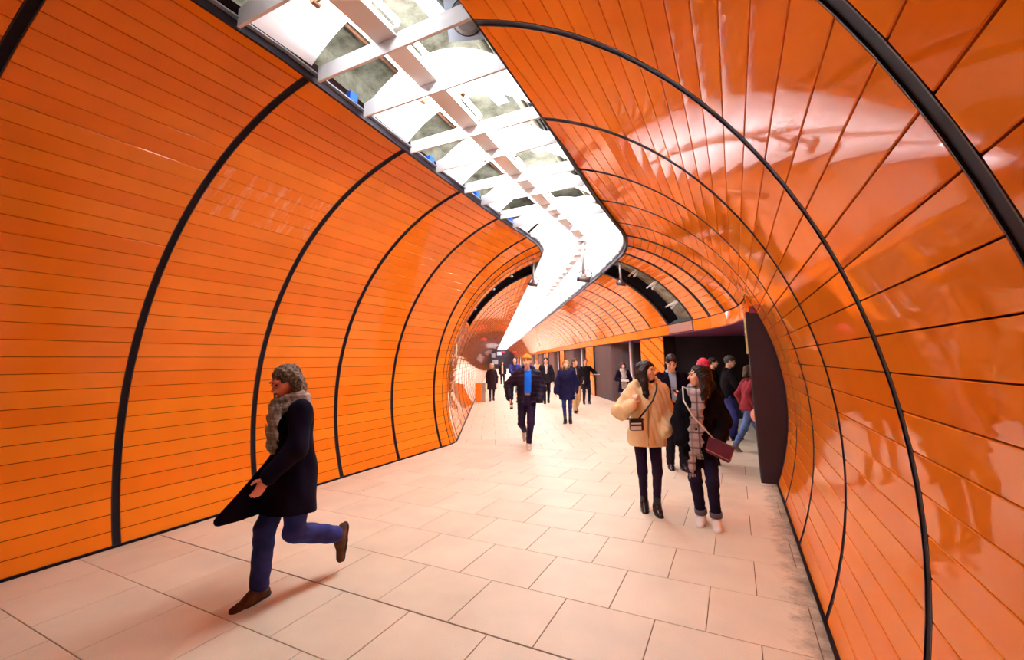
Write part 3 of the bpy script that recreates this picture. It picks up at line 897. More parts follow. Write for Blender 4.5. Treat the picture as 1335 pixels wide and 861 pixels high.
class SDF:
    def __init__(self, lo, hi, vox):
        self.vox = vox; self.lo = np.array(lo, float)
        self.n = np.maximum(4, np.ceil((np.array(hi) - self.lo) / vox).astype(int) + 1)
        self.F = np.full(self.n, .12, np.float32)
        self.ax = [(self.lo[i] + np.arange(self.n[i]) * vox).astype(np.float32) for i in range(3)]
    def region(self, lo, hi):
        sl = []
        for i in range(3):
            a = int(np.clip(math.floor((lo[i] - self.lo[i]) / self.vox), 0, self.n[i] - 1))
            b = int(np.clip(math.ceil((hi[i] - self.lo[i]) / self.vox) + 1, a + 1, self.n[i]))
            sl.append(slice(a, b))
        X, Y, Z = np.meshgrid(self.ax[0][sl[0]], self.ax[1][sl[1]], self.ax[2][sl[2]], indexing='ij', sparse=True)
        return tuple(sl), X, Y, Z
    def _mix(self, sl, d, k, op):
        A = self.F[sl]
        if op == 'add':
            h = np.clip(.5 + .5 * (A - d) / k, 0, 1); self.F[sl] = A + (d - A) * h - k * h * (1 - h)
        else:                      # carve
            d = -d; h = np.clip(.5 - .5 * (A - d) / k, 0, 1); self.F[sl] = A + (d - A) * h + k * h * (1 - h)
    def cone(self, a, b, ra, rb, k=.015, op='add', flat=None):
        a = np.asarray(a, float); b = np.asarray(b, float)
        m = max(ra, rb) + k + .02
        sl, X, Y, Z = self.region(np.minimum(a, b) - m, np.maximum(a, b) + m)
        ab = b - a; L2 = float(ab @ ab) + 1e-9
        px, py, pz = X - a[0], Y - a[1], Z - a[2]
        t = np.clip((px * ab[0] + py * ab[1] + pz * ab[2]) / L2, 0, 1)
        wx, wy, wz = px - t * ab[0], py - t * ab[1], pz - t * ab[2]
        if flat is not None:
            n, s = flat; n = nrm(n)
            c = (wx * n[0] + wy * n[1] + wz * n[2]) * (1 / s - 1)
            wx, wy, wz = wx + n[0] * c, wy + n[1] * c, wz + n[2] * c
        d = np.sqrt(wx * wx + wy * wy + wz * wz) - (ra + (rb - ra) * t)
        if flat is not None: d = d * flat[1]
        self._mix(sl, d, k, op)
    def chain(self, pts, rs, k=.015, **kw):
        for i in range(len(pts) - 1): self.cone(pts[i], pts[i + 1], rs[i], rs[i + 1], k, **kw)
    def ell(self, c, r, B=None, k=.015, op='add'):
        c = np.asarray(c, float); r = np.asarray(r, float)
        m = max(r) + k + .02
        sl, X, Y, Z = self.region(c - m, c + m)
        px, py, pz = X - c[0], Y - c[1], Z - c[2]
        if B is not None:
            q = [px * B[i][0] + py * B[i][1] + pz * B[i][2] for i in range(3)]
        else: q = [px, py, pz]
        k0 = np.sqrt((q[0] / r[0]) ** 2 + (q[1] / r[1]) ** 2 + (q[2] / r[2]) ** 2)
        k1 = np.sqrt((q[0] / r[0] ** 2) ** 2 + (q[1] / r[1] ** 2) ** 2 + (q[2] / r[2] ** 2) ** 2) + 1e-6
        self._mix(sl, k0 * (k0 - 1) / k1, k, op)
    def stack(self, keys, k=.02, ex=2.4):
        """keys: (z, cx, cy, wx, wy) elliptical slices"""
        K = np.array(sorted(keys)); z0, z1 = K[0, 0], K[-1, 0]
        m = .06
        lo = V((K[:, 1] - K[:, 3]).min() - m, (K[:, 2] - K[:, 4]).min() - m, z0 - m); hi = V((K[:, 1] + K[:, 3]).max() + m, (K[:, 2] + K[:, 4]).max() + m, z1 + m)
        sl, X, Y, Z = self.region(lo, hi)
        cx, cy, wx, wy = [np.interp(Z, K[:, 0], K[:, j]) for j in (1, 2, 3, 4)]
        d = ((np.abs((X - cx) / wx) ** ex + np.abs((Y - cy) / wy) ** ex) ** (1 / ex) - 1) * np.minimum(wx, wy)
        d = np.maximum(d, np.maximum(z0 - Z, Z - z1))
        self._mix(sl, d, k, 'add')
    def cut(self, point, normal):      # remove the side the normal points to
        X, Y, Z = np.meshgrid(*self.ax, indexing='ij', sparse=True)
        n = nrm(normal); d = (X - point[0]) * n[0] + (Y - point[1]) * n[1] + (Z - point[2]) * n[2]
        self.F = np.maximum(self.F, d.astype(np.float32))
    def displace(self, fn):
        X, Y, Z = np.meshgrid(*self.ax, indexing='ij', sparse=True)
        self.F = self.F + fn(X, Y, Z).astype(np.float32)
    def folds(self, amp, seed=0, fx=16, fz=9):
        r = np.random.RandomState(seed); p = r.rand(8) * 6.28
        self.displace(lambda X, Y, Z: amp * (np.sin(fx * X + 2.2 * np.sin(fz * Z + p[0]) + p[1]) * np.sin(fz * 1.3 * Z + 3 * Y + p[2])
                                             + .6 * np.sin(fx * 1.7 * Y - fz * 1.9 * Z + 1.8 * np.sin(fx * .8 * X + p[3]) + p[4])
                                             + .4 * np.sin(fx * 2.6 * (X + Y) + fz * 2.7 * Z + p[5])))
    def mesh(self, smooth=2):
        F = self.F; s = F < 0
        F[0], F[-1] = np.maximum(F[0], .01), np.maximum(F[-1], .01)
        F[:, 0], F[:, -1] = np.maximum(F[:, 0], .01), np.maximum(F[:, -1], .01)
        F[:, :, 0], F[:, :, -1] = np.maximum(F[:, :, 0], .01), np.maximum(F[:, :, -1], .01)
        s = F < 0
        cnt = np.zeros(np.array(s.shape) - 1, np.int8)
        off = [(i, j, k) for i in (0, 1) for j in (0, 1) for k in (0, 1)]
        nx, ny, nz = cnt.shape
        for (i, j, k) in off: cnt += s[i:i + nx, j:j + ny, k:k + nz]
        idx = np.argwhere((cnt > 0) & (cnt < 8))
        if len(idx) == 0: return np.zeros((0, 3)), np.zeros((0, 4), int)
        vals = np.stack([F[idx[:, 0] + i, idx[:, 1] + j, idx[:, 2] + k] for (i, j, k) in off], 1)
        pos = np.zeros((len(idx), 3)); c = np.zeros(len(idx))
        offa = np.array(off, float)
        for a in range(8):
            for b in range(a + 1, 8):
                if np.abs(offa[a] - offa[b]).sum() != 1: continue
                va, vb = vals[:, a], vals[:, b]
                m = (va < 0) != (vb < 0)
                t = np.where(m, va / np.where(m, va - vb, 1), 0)
                pos += np.where(m[:, None], offa[a] + (offa[b] - offa[a]) * t[:, None], 0); c += m
        verts = (idx + pos / c[:, None]) * self.vox + self.lo
        vid = -np.ones(cnt.shape, int); vid[tuple(idx.T)] = np.arange(len(idx))
        quads = []
        for ax in range(3):
            a1, a2 = (ax + 1) % 3, (ax + 2) % 3
            lo = [slice(None)] * 3; hi = [slice(None)] * 3
            lo[ax] = slice(0, -1); hi[ax] = slice(1, None)
            for q in (a1, a2): lo[q] = slice(1, -1); hi[q] = slice(1, -1)
            A, B_ = s[tuple(lo)], s[tuple(hi)]
            e = np.argwhere(A != B_)
            if len(e) == 0: continue
            inside = A[tuple(e.T)]
            e = e.copy(); e[:, a1] += 1; e[:, a2] += 1
            def at(d1, d2):
                g = e.copy(); g[:, a1] -= d1; g[:, a2] -= d2
                return vid[tuple(g.T)]
            q = np.stack([at(1, 1), at(0, 1), at(0, 0), at(1, 0)], 1)
            q[~inside] = q[~inside][:, ::-1]
            quads.append(q)
        Q = np.concatenate(quads); Q = Q[(Q >= 0).all(1)]
        for _ in range(smooth):
            acc = np.zeros_like(verts); n = np.zeros(len(verts))
            for a, b in ((0, 1), (1, 2), (2, 3), (3, 0)):
                np.add.at(acc, Q[:, a], verts[Q[:, b]]); np.add.at(acc, Q[:, b], verts[Q[:, a]])
                n += np.bincount(Q[:, a], minlength=len(verts)) + np.bincount(Q[:, b], minlength=len(verts))
            verts = verts * .5 + .5 * acc / np.maximum(n, 1)[:, None]
        return verts, Q
    def build(self, name, m, parent, smooth=2):
        v, q = self.mesh(smooth)
        me = bpy.data.meshes.new(name)
        me.vertices.add(len(v)); me.vertices.foreach_set('co', v.astype(np.float32).ravel())
        me.loops.add(4 * len(q)); me.loops.foreach_set('vertex_index', q.astype(np.int32).ravel())
        me.polygons.add(len(q)); me.polygons.foreach_set('loop_start', (np.arange(len(q)) * 4).astype(np.int32))
        me.polygons.foreach_set('use_smooth', np.ones(len(q), bool))
        me.materials.append(m); me.update(calc_edges=True); me.validate()
        o = bpy.data.objects.new(name, me); COL.objects.link(o)
        if parent is not None: o.parent = parent
        return o

def ik(A, W, la, lb, pole):
    d = W - A; L = np.linalg.norm(d)
    if L > (la + lb) * .995: W = A + d / L * (la + lb) * .995; d = W - A; L = np.linalg.norm(d)
    u = d / L; a = (la * la - lb * lb + L * L) / (2 * L); h = math.sqrt(max(0, la * la - a * a))
    pole = np.asarray(pole, float); pole = nrm(pole - u * (pole @ u))
    return A + u * a + pole * h, W

def rot_basis(yaw, pitch, roll):
    """head axes (left, back, up) for a head turned by yaw to its left, nodding down by pitch"""
    cy, sy = math.cos(yaw), math.sin(yaw)
    l = V(cy, sy, 0); b = V(-sy, cy, 0); u = V(0, 0, 1)
    cp, sp = math.cos(pitch), math.sin(pitch)
    b, u = b * cp + u * sp, u * cp - b * sp
    cr, sr = math.cos(roll), math.sin(roll)
    l, u = l * cr + u * sr, u * cr - l * sr
    return l, b, u

SKIN = mat('skin', (.86, .48, .31), .5, noise=.06, nscale=12)
SKIN_PALE = mat('skin_pale', (.90, .56, .42), .5, noise=.06, nscale=12)
SKIN_RED = mat('skin_red', (.80, .27, .19), .5, noise=.08, nscale=12)
SKIN_TAN = mat('skin_tan', (.52, .22, .11), .5, noise=.06, nscale=12)
LIP = mat('lips', (.42, .08, .08), .4)
EYE = mat('eye_dark', (.02, .012, .01), .2)
BROW = mat('brow', (.035, .02, .015), .7)
def cloth(name, col, rough=.85, noise=.18, nscale=9, bump=.25, bscale=220, sheen=.0): return mat(name, col, rough, 0, noise, nscale, bump, bscale, .12, sheen)
def hair_mat(name, c0, c1):
    m, nt, b = new_mat(name); N, L = nt.nodes, nt.links
    tc = N.new('ShaderNodeTexCoord'); mp = N.new('ShaderNodeMapping'); mp.inputs['Scale'].default_value = (60, 60, 7)
    L.new(tc.outputs['Object'], mp.inputs['Vector'])
    n = N.new('ShaderNodeTexNoise'); n.inputs['Scale'].default_value = 1.5; n.inputs['Detail'].default_value = 4
    L.new(mp.outputs['Vector'], n.inputs['Vector'])
    r = N.new('ShaderNodeValToRGB'); r.color_ramp.elements[0].position = .38; r.color_ramp.elements[1].position = .66
    r.color_ramp.elements[0].color = (*c0, 1); r.color_ramp.elements[1].color = (*c1, 1)
    L.new(n.outputs['Fac'], r.inputs['Fac']); L.new(r.outputs['Color'], b.inputs['Base Color'])
    b.inputs['Roughness'].default_value = .55; b.inputs['Specular IOR Level'].default_value = .3
    bp = N.new('ShaderNodeBump'); bp.inputs['Strength'].default_value = .6; bp.inputs['Distance'].default_value = .01
    L.new(n.outputs['Fac'], bp.inputs['Height']); L.new(bp.outputs['Normal'], b.inputs['Normal'])
    return m
def plaid_mat(name, base, c1, c2, sc=14):
    m, nt, b = new_mat(name); N, L = nt.nodes, nt.links
    tc = N.new('ShaderNodeTexCoord'); sp = N.new('ShaderNodeSeparateXYZ'); L.new(tc.outputs['Object'], sp.inputs[0])
    cur = None
    col = N.new('ShaderNodeRGB'); col.outputs[0].default_value = (*base, 1); cur = col.outputs[0]
    for k, (axis, s, c, w) in enumerate((('X', sc, c1, .28), ('Z', sc, c1, .28), ('X', sc * .5, c2, .10), ('Z', sc * .5, c2, .10))):
        mu = N.new('ShaderNodeMath'); mu.operation = 'MULTIPLY'; mu.inputs[1].default_value = s; L.new(sp.outputs[axis], mu.inputs[0])
        fr_ = N.new('ShaderNodeMath'); fr_.operation = 'FRACT'; L.new(mu.outputs[0], fr_.inputs[0])
        lt = N.new('ShaderNodeMath'); lt.operation = 'LESS_THAN'; lt.inputs[1].default_value = w; L.new(fr_.outputs[0], lt.inputs[0])
        fc = N.new('ShaderNodeMath'); fc.operation = 'MULTIPLY'; fc.inputs[1].default_value = .65; L.new(lt.outputs[0], fc.inputs[0])
        mx = N.new('ShaderNodeMix'); mx.data_type = 'RGBA'; L.new(fc.outputs[0], mx.inputs['Factor']); L.new(cur, mx.inputs[6]); mx.inputs[7].default_value = (*c, 1)
        cur = mx.outputs[2]
    L.new(cur, b.inputs['Base Color']); b.inputs['Roughness'].default_value = .9
    return m

def person(label, pos, face, H, pose, fit, vox=.012, skin=None, group=None, male=False, detail=True):
    """pos: ground point under the pelvis; face: 0 looks at the camera, + turns to picture right.
    local axes: x = the person's left, y = behind, z = up"""
    s = H / 1.7
    dx, dy = pos[0] - CAM_X, pos[1]
    rz = math.atan2(-dx, dy) + math.radians(face)
    root = empty('person', (pos[0], pos[1], 0), rz, label, 'person', group)
    skin = skin or SKIN
    ph = pose.get('ph', .525 * H)
    hipx = .085 * s
    shx = (.185 if male else .165) * s
    lean = math.radians(pose.get('lean', 2)); side = math.radians(pose.get('side', 0))
    pel = V(pose.get('px', 0), pose.get('py', 0), ph)
    sp_dir = nrm(V(math.sin(side), -math.sin(lean), math.cos(lean)))
    chest = pel + sp_dir * (.215 * H)
    shc = pel + sp_dir * (.288 * H)
    tw = math.radians(pose.get('twist', 0)); tl = V(math.cos(tw), math.sin(tw), 0)
    neck = pel + sp_dir * (.325 * H)
    hy, hp, hr = [math.radians(q) for q in pose.get('head', (0, 0, 0))]
    hl, hb, hu = rot_basis(hy, hp, hr)
    hd = nrm(sp_dir + V(0, -.25, 0)) if 'neckdir' not in pose else nrm(V(*pose['neckdir']))
    head = neck + hd * (.062 * H) + hu * (.045 * H)
    S = {1: shc + tl * shx, -1: shc - tl * shx}
    HP = {1: pel + V(hipx, 0, -.02 * s), -1: pel + V(-hipx, 0, -.02 * s)}
    dflt_a = {1: (.11 * s, .02, .085 * s), -1: (-.11 * s, -.02, .085 * s)}
    AN, KN, TOE = {}, {}, {}
    for sd, nm in ((1, 'L'), (-1, 'R')):
        a = V(*pose.get('ankle' + nm, dflt_a[sd]))
        pole = pose.get('knee' + nm, (0.05 * sd, -1, 0))
        KN[sd], AN[sd] = ik(HP[sd], a, .245 * H, .235 * H, pole)
        TOE[sd] = nrm(V(*pose.get('toe' + nm, (.12 * sd, -1, -.12))))
    EL, WR, HD = {}, {}, {}
    for sd, nm in ((1, 'L'), (-1, 'R')):
        w = V(*pose.get('wrist' + nm, (sd * (shx + .07 * s), -.02, .50 * H)))
        pole = pose.get('elbow' + nm, (sd * .5, .8, -.3))
        EL[sd], WR[sd] = ik(S[sd], w, .172 * H, .150 * H, pole)
        HD[sd] = nrm(V(*pose['hand' + nm])) if 'hand' + nm in pose else nrm(WR[sd] - EL[sd])
    lo = V(-.75, -.75, -.01) * s; hi = V(.75, .75, 1.06 * 1.7) * s
    # ---------------------------------------------------------------- body
    pts = [pel, chest, head] + list(S.values()) + list(KN.values()) + list(AN.values()) + list(EL.values()) + [WR[q] + HD[q] * .2 for q in WR]
    pl, phh = np.min(pts, 0) - .16 * s, np.max(pts, 0) + .16 * s
    pl[2] = -.01
    B = SDF(pl, phh, vox)
    kk = .03 * s
    if male: tk = [(0, .135, .095), (.08, .13, .09), (.20, .15, .105), (.27, .16, .085), (.315, .055, .05)]
    else: tk = [(0, .14, .10), (.08, .11, .08), (.20, .125, .095), (.27, .135, .07), (.31, .05, .045)]
    def at(t): return pel + sp_dir * (t * H)
    B.stack([(at(t)[2], at(t)[0], at(t)[1], wx * s, wy * s) for t, wx, wy in [(-.05, .13, .085)] + tk], kk)
    B.cone(neck - hd * .06 * s, head - hu * .05 * s + hb * .02 * s, .056 * s if male else .048 * s, .052 * s if male else .045 * s, .03 * s)
    for sd in (1, -1):
        B.chain([HP[sd], KN[sd], AN[sd]], [.075 * s, .05 * s, .036 * s], .025 * s)
        _t = TOE[sd]; _d = nrm(np.cross(np.cross(_t, V(0, 0, 1)), _t)) if abs(_t[2]) < .8 else nrm(V(0, .9, .1)); _d = -_d if (_d[2] > 0 and abs(_t[2]) < .8) else _d
        B.cone(AN[sd], AN[sd] + _t * .08 * s + _d * .045 * s, .030 * s, .018 * s, .01 * s)
        B.chain([S[sd], EL[sd], WR[sd]], [.045 * s, .036 * s, .026 * s], .02 * s)
    # head
    hs = s * (1.0 if H > 1.5 else 1.05)
    Bm = [hl, hb, hu]
    def hp_(x, y, z): return head + hl * x * hs + hb * y * hs + hu * z * hs
    B.ell(hp_(0, .018, .022), V(.074, .094, .092) * hs, Bm, .02)
    B.ell(hp_(0, -.032, -.030), V(.058, .060, .078) * hs, Bm, .025)
    B.ell(hp_(0, -.056, -.088), V(.030, .026, .024) * hs, Bm, .025)
    if detail:
        B.cone(hp_(0, -.088, .012), hp_(0, -.112, -.026), .009 * hs, .0135 * hs, .012)        # nose
        for e in (1, -1):
            B.cone(hp_(e * .014, -.086, .034), hp_(e * .046, -.076, .034), .010 * hs, .009 * hs, .012)   # brow ridge
            B.ell(hp_(e * .031, -.095, .014), V(.017, .014, .011) * hs, Bm, .012, 'sub')          # eye socket
            B.ell(hp_(e * .040, -.058, -.022), V(.024, .026, .024) * hs, Bm, .02)                  # cheek
            B.ell(hp_(e * .076, .012, -.004), V(.010, .022, .032) * hs, Bm, .008)                  # ear
        B.cone(hp_(-.018, -.082, -.060), hp_(.018, -.082, -.060), .010 * hs, .010 * hs, .010)       # mouth
    # hands
    for sd, nm in ((1, 'L'), (-1, 'R')):
        if pose.get('pocket' + nm): continue
        d = HD[sd]
        pn = nrm(V(*pose.get('palm' + nm, (-sd, 0, 0))))               # the way the palm looks
        pn = nrm(pn - d * (pn @ d))
        ac = np.cross(d, pn)                                              # across the knuckles
        th = nrm(ac if (ac @ V(*pose.get('thumb' + nm, (0, -1, 0)))) > 0 else -ac)   # thumb side
        c = WR[sd] + d * .055 * s
        B.ell(c, V(.045, .038, .016) * s, [d, th, pn], .012)
        curl = pose.get('curl' + nm, .45)
        for j, (o, ln) in enumerate(((.027, .070), (.009, .078), (-.009, .073), (-.026, .058))):
            k0 = WR[sd] + d * .088 * s + th * o * s
            d1 = nrm(d * math.cos(curl) + pn * math.sin(curl)); d2 = nrm(d * math.cos(curl * 2.3) + pn * math.sin(curl * 2.3))
            k1 = k0 + d1 * ln * .5 * s; k2 = k1 + d2 * ln * .5 * s
            B.chain([k0 - d * .02 * s, k0, k1, k2], [.0095 * s, .0092 * s, .0085 * s, .007 * s], .006)
        t0 = WR[sd] + d * .03 * s + th * .028 * s
        t1 = t0 + nrm(d * .6 + th * .8 + pn * .3) * .034 * s; t2 = t1 + nrm(d * .9 + th * .25 + pn * .5) * .032 * s
        B.chain([t0, t1, t2], [.013 * s, .011 * s, .009 * s], .008)
    body = B.build('body', skin, root, 1)
    hair_c = fit.get('hair')
    if detail:
        for e in (1, -1):
            m_ = MB(); c = hp_(e * .031, -.083, .013); m_.lathe([(.0001, -.006), (.0075, -.003), (.0085, 0), (.0075, .003), (.0001, .006)], 10)
            m_.v = [tuple(c + (hl * x * 1.45 + hu * y * .75 + hb * z) * hs) for x, y, z in m_.v]; m_.build('eye', EYE, body, True)
            m_ = MB(); m_.tube([tuple(hp_(e * .014, -.095, .036)), tuple(hp_(e * .032, -.093, .042)), tuple(hp_(e * .050, -.080, .036))], [.0035 * hs, .0045 * hs, .0025 * hs], 6); m_.build('eyebrow', fit.get('brow', BROW), body, True)
        m_ = MB(); m_.tube([tuple(hp_(-.022, -.086, -.058)), tuple(hp_(0, -.094, -.0595)), tuple(hp_(.022, -.086, -.058))], [.003 * hs, .0065 * hs, .003 * hs], 6); m_.build('lips', LIP, body, True)
    # ---------------------------------------------------------------- trousers
    tr = fit['trousers']; rt_ = tr.get('r', (.092, .064, .046)); ext = tr.get('ext', 0)
    T = SDF(np.minimum.reduce([HP[1], HP[-1], KN[1], KN[-1], AN[1], AN[-1]]) - .16 * s, np.maximum.reduce([pel + V(0, 0, .1), HP[1], HP[-1], KN[1], KN[-1], AN[1], AN[-1]]) + .17 * s, vox)
    T.stack([(at(-.055)[2], pel[0], pel[1], .145 * s, .105 * s), (at(0)[2], pel[0], pel[1], (.155 if not male else .15) * s, .115 * s), (at(.06)[2], at(.06)[0], at(.06)[1], .135 * s, .105 * s)], .03 * s)
    for sd in (1, -1):
        e = AN[sd] + nrm(AN[sd] - KN[sd]) * ext
        T.chain([HP[sd] + V(0, 0, -.02), KN[sd], e], [rt_[0] * s, rt_[1] * s, rt_[2] * s], .03 * s)
    if tr.get('folds', .003): T.folds(tr.get('folds', .003), 3, 20, 26)
    for sd in (1, -1):
        pass
    tro = T.build('trousers', tr['m'], root)
    if 'cuff' in tr:
        for sd in (1, -1):
            C = SDF(AN[sd] - .12, AN[sd] + .16, vox * .8); n_ = nrm(AN[sd] - KN[sd])
            C.cone(AN[sd] - n_ * .07 * s, AN[sd] - n_ * .02 * s, (rt_[2] + .012) * s, (rt_[2] + .012) * s, .01); C.cut(AN[sd] - n_ * .015 * s, n_); C.cut(AN[sd] - n_ * .075 * s, -n_)
            C.build('cuff', tr['cuff'], tro)
    # ---------------------------------------------------------------- shoes
    sh = fit['shoes']
    for sd in (1, -1):
        t = TOE[sd]; a = AN[sd]; dn = nrm(np.cross(np.cross(t, V(0, 0, 1)), t)) if abs(t[2]) < .8 else nrm(V(0, .9, .1) - t * (t @ V(0, .9, .1))); dn = -dn if (dn[2] > 0 and abs(t[2]) < .8) else dn
        fl_ = sh.get('fl', 1.0); k_ = SDF(a - .30 * s, a + .32 * s, min(vox, .010))
        heel = a - t * .045 * s + dn * .055 * s; toe = a + t * .155 * fl_ * s + dn * .062 * s
        k_.cone(heel, a + t * .06 * s + dn * .052 * s, .040 * s, .043 * s, .02, flat=(dn, .85)); k_.cone(a + t * .06 * s + dn * .052 * s, toe, .046 * s, .038 * s, .02, flat=(dn, .75))
        k_.cone(a + dn * .015 * s + t * .005 * s, a + t * .085 * s + dn * .04 * s, .050 * s, .036 * s, .02)
        hgt = sh.get('shaft', .02)
        ax_ = nrm(KN[sd] - a)
        k_.cone(a + dn * .03 * s, a + ax_ * hgt * s, .045 * s, sh.get('rs', .05) * s, .02)
        k_.cut(a + ax_ * (hgt + .012) * s, ax_)
        k_.cut(heel + dn * .030 * s, dn)
        so = k_.build('shoe', sh['m'], root)
        k2 = SDF(a - .30 * s, a + .32 * s, min(vox, .010))
        k2.cone(heel + dn * .022 * s, toe + dn * .018 * s, .045 * s, .036 * s, .01, flat=(dn, .9)); 
        side_ = nrm(np.cross(t, dn)); k2.cone(a + t * .06 * s + dn * .075 * s, a + t * .10 * s + dn * .075 * s, .049 * s, .047 * s, .01, flat=(dn, .9))
        k2.cut(heel + dn * .014 * s, -dn); k2.cut(heel + dn * .036 * s, dn)
        k2.build('sole', sh.get('sole', sh['m']), so, 1)
    # ---------------------------------------------------------------- tops
    for g in fit['tops']:
        th = g.get('th', .02) * s; hem = g['hem'] * s
        pts = [pel, chest, neck] + list(S.values()) + list(EL.values()) + list(WR.values())
        gl, gh = np.min(pts, 0) - .22 * s, np.max(pts, 0) + .16 * s
        gl[2] = hem - .05
        G = SDF(gl, gh, vox)
        fl = g.get('flare', .02) * s
        zt = at(0)[2]
        keys = []
        if hem < zt - .02:
            fx, fy = g.get('drift', (0, 0))
            keys.append((hem - .02, pel[0] + fx, pel[1] + fy, tk[0][1] * s + th + .012 * s + fl, tk[0][2] * s + th + .02 * s + fl))
        for t, wx, wy in tk:
            c = at(t)
            if c[2] < hem - .02: continue
            wf = g.get('body', 1.0)
            keys.append((c[2], c[0], c[1], wx * s * wf + th + (.012 * s if t < .1 else 0), wy * s * wf + th + (.012 * s if t < .1 else 0)))
        zb = max(hem - .02, min(k[0] for k in keys))
        if len(keys) < 2: keys.append((keys[0][0] + .05, *keys[0][1:]))
        G.stack(keys, .03 * s, g.get('ex', 2.4))
        if g.get('sleeve', True):
            ru, re, rw = g.get('rs', (.062, .054, .042))
            for sd in (1, -1):
                e_ = EL[sd]; w_ = WR[sd] - nrm(WR[sd] - EL[sd]) * g.get('short', .0)
                G.chain([S[sd] - tl * sd * .01, e_, w_], [ru * s + th * .5, re * s + th * .5, rw * s + th * .4], .035 * s)
        else:
            for sd in (1, -1): G.cone(S[sd] - tl * sd * .03, S[sd] - tl * sd * .03 + V(0, 0, -.02), .05 * s, .05 * s, .03)
        if g.get('collar'):
            cr, ch = g['collar']
            for q in np.linspace(0, 2 * math.pi, 15)[:-1]:
                if g.get('open') and abs(math.atan2(math.sin(q + math.pi / 2), math.cos(q + math.pi / 2))) < .5: continue
                c = neck + V(math.cos(q) * cr * s, math.sin(q) * cr * .9 * s + .005, (-.012 + .02 * math.sin(q)) * s)
                G.cone(c, c + V(0, 0, ch * s), .018 * s, .016 * s, .025 * s)
        if g.get('hood'):
            c = neck + V(0, .085, .0) * s
            for q in np.linspace(-.35, math.pi + .35, 11):
                a_ = neck + V(math.cos(q) * .118, math.sin(q) * .115 + .015, -.01 + .06 * max(0, math.sin(q))) * s
                G.cone(a_, a_ + V(math.cos(q) * .012, math.sin(q) * .02, .055) * s, .034 * s, .028 * s, .03 * s)
            G.ell(c + V(0, .03, -.03) * s, V(.11, .06, .08) * s, None, .03)
        if g.get('puff'):
            per = g['puff']
            G.displace(lambda X, Y, Z: -.010 * s * np.abs(np.sin(math.pi * (Z + .12 * np.abs(X)) / per)) + .006 * s)
        if g.get('folds', .004): G.folds(g.get('folds', .004), g.get('seed', 1), *g.get('fq', (15, 11)))
        # carve the opening for the neck, and the front opening if it is worn open
        G.cone(neck + hd * .0, neck + hd * .2, .056 * s, .075 * s, .008, 'sub')
        if g.get('open'):
            w = g['open'] * s; yf = -.30
            for zz in np.linspace(g.get('openz', hem / s - .05), (neck[2] + .02) / s, 14):
                zz *= s; c = np.interp(zz, [k[0] for k in sorted(keys)], [k[2] for k in sorted(keys)])
                wy = np.interp(zz, [k[0] for k in sorted(keys)], [k[4] for k in sorted(keys)])
                ww = w * (1 + g.get('vee', 0) * max(0, (zz - pel[2]) / (neck[2] - pel[2])))
                G.cone(V(pel[0] + sp_dir[0] * (zz - pel[2]) + g.get('ox', 0), c - wy - .03, zz), V(pel[0] + sp_dir[0] * (zz - pel[2]) + g.get('ox', 0), c - wy + .035 * s, zz), ww, ww * .8, .006, 'sub')
        G.cut(V(0, 0, hem), V(g.get('hx', 0), g.get('hy', 0), -1))
        go = G.build(g.get('name', 'jacket'), g['m'], root)
        if g.get('zip'):
            m_ = MB(); kz = sorted(keys); zs = np.linspace(hem + .01, neck[2] - .02, 10)
            m_.tube([(pel[0] + sp_dir[0] * (z - pel[2]), np.interp(z, [k[0] for k in kz], [k[2] for k in kz]) - np.interp(z, [k[0] for k in kz], [k[4] for k in kz]) - .002, z) for z in zs], .010 * s, 6)
            m_.build('zip', g['zip'], go, True)
        for z_, x_ in g.get('buttons', ()):
            kz = sorted(keys); z = z_ * s
            y = np.interp(z, [k[0] for k in kz], [k[2] for k in kz]) - np.interp(z, [k[0] for k in kz], [k[4] for k in kz])
            m_ = MB(); m_.lathe([(.012 * s, -.004), (.012 * s, .004)], 10); m_.v = [(pel[0] + x_ * s + x, y + zz - .002, z + yy) for x, yy, zz in m_.v]; m_.build('button', g.get('bm', DARKM), go)
    # ---------------------------------------------------------------- scarf
    sc_ = fit.get('scarf')
    if sc_:
        K = SDF(neck - V(.28, .34, .92) * s, neck + V(.28, .25, .2) * s, vox)
        rr_, hh = sc_.get('r', .085), sc_.get('h', .05)
        for lay in range(sc_.get('layers', 2)):
            qs = np.linspace(0, 2 * math.pi, 17)
            ring = [neck + V(math.cos(q) * rr_ * (1.05 - .06 * lay), math.sin(q) * rr_ * (1 if math.sin(q) > 0 else 1.25), -.01 + lay * hh - .035 * max(0, -math.sin(q)) + .012 * math.cos(q * 2 + lay)) * s for q in qs]
            K.chain(ring, [sc_.get('t', .036) * s] * 17, .012)
        for (x0, x1, z1, w) in sc_.get('ends', ()):
            kz = [(at(t)[2], at(t)[1] - (wy * s) - sc_.get('out', .05) * s) for t, wx, wy in tk]
            p_ = []
            for t in np.linspace(0, 1, 10):
                z = neck[2] - .02 + (z1 * s - neck[2] + .02) * t
                y = np.interp(z, [q[0] for q in kz], [q[1] for q in kz])
                p_.append(V((x0 + (x1 - x0) * t) * s + sp_dir[0] * (z - pel[2]), y, z))
            for i in range(len(p_) - 1): K.cone(p_[i], p_[i + 1], w * s, w * s, .01, flat=(V(0, 1, 0), .32))
        K.folds(sc_.get('folds', .006), 5, 40, 28)
        so = K.build('scarf', sc_['m'], root)
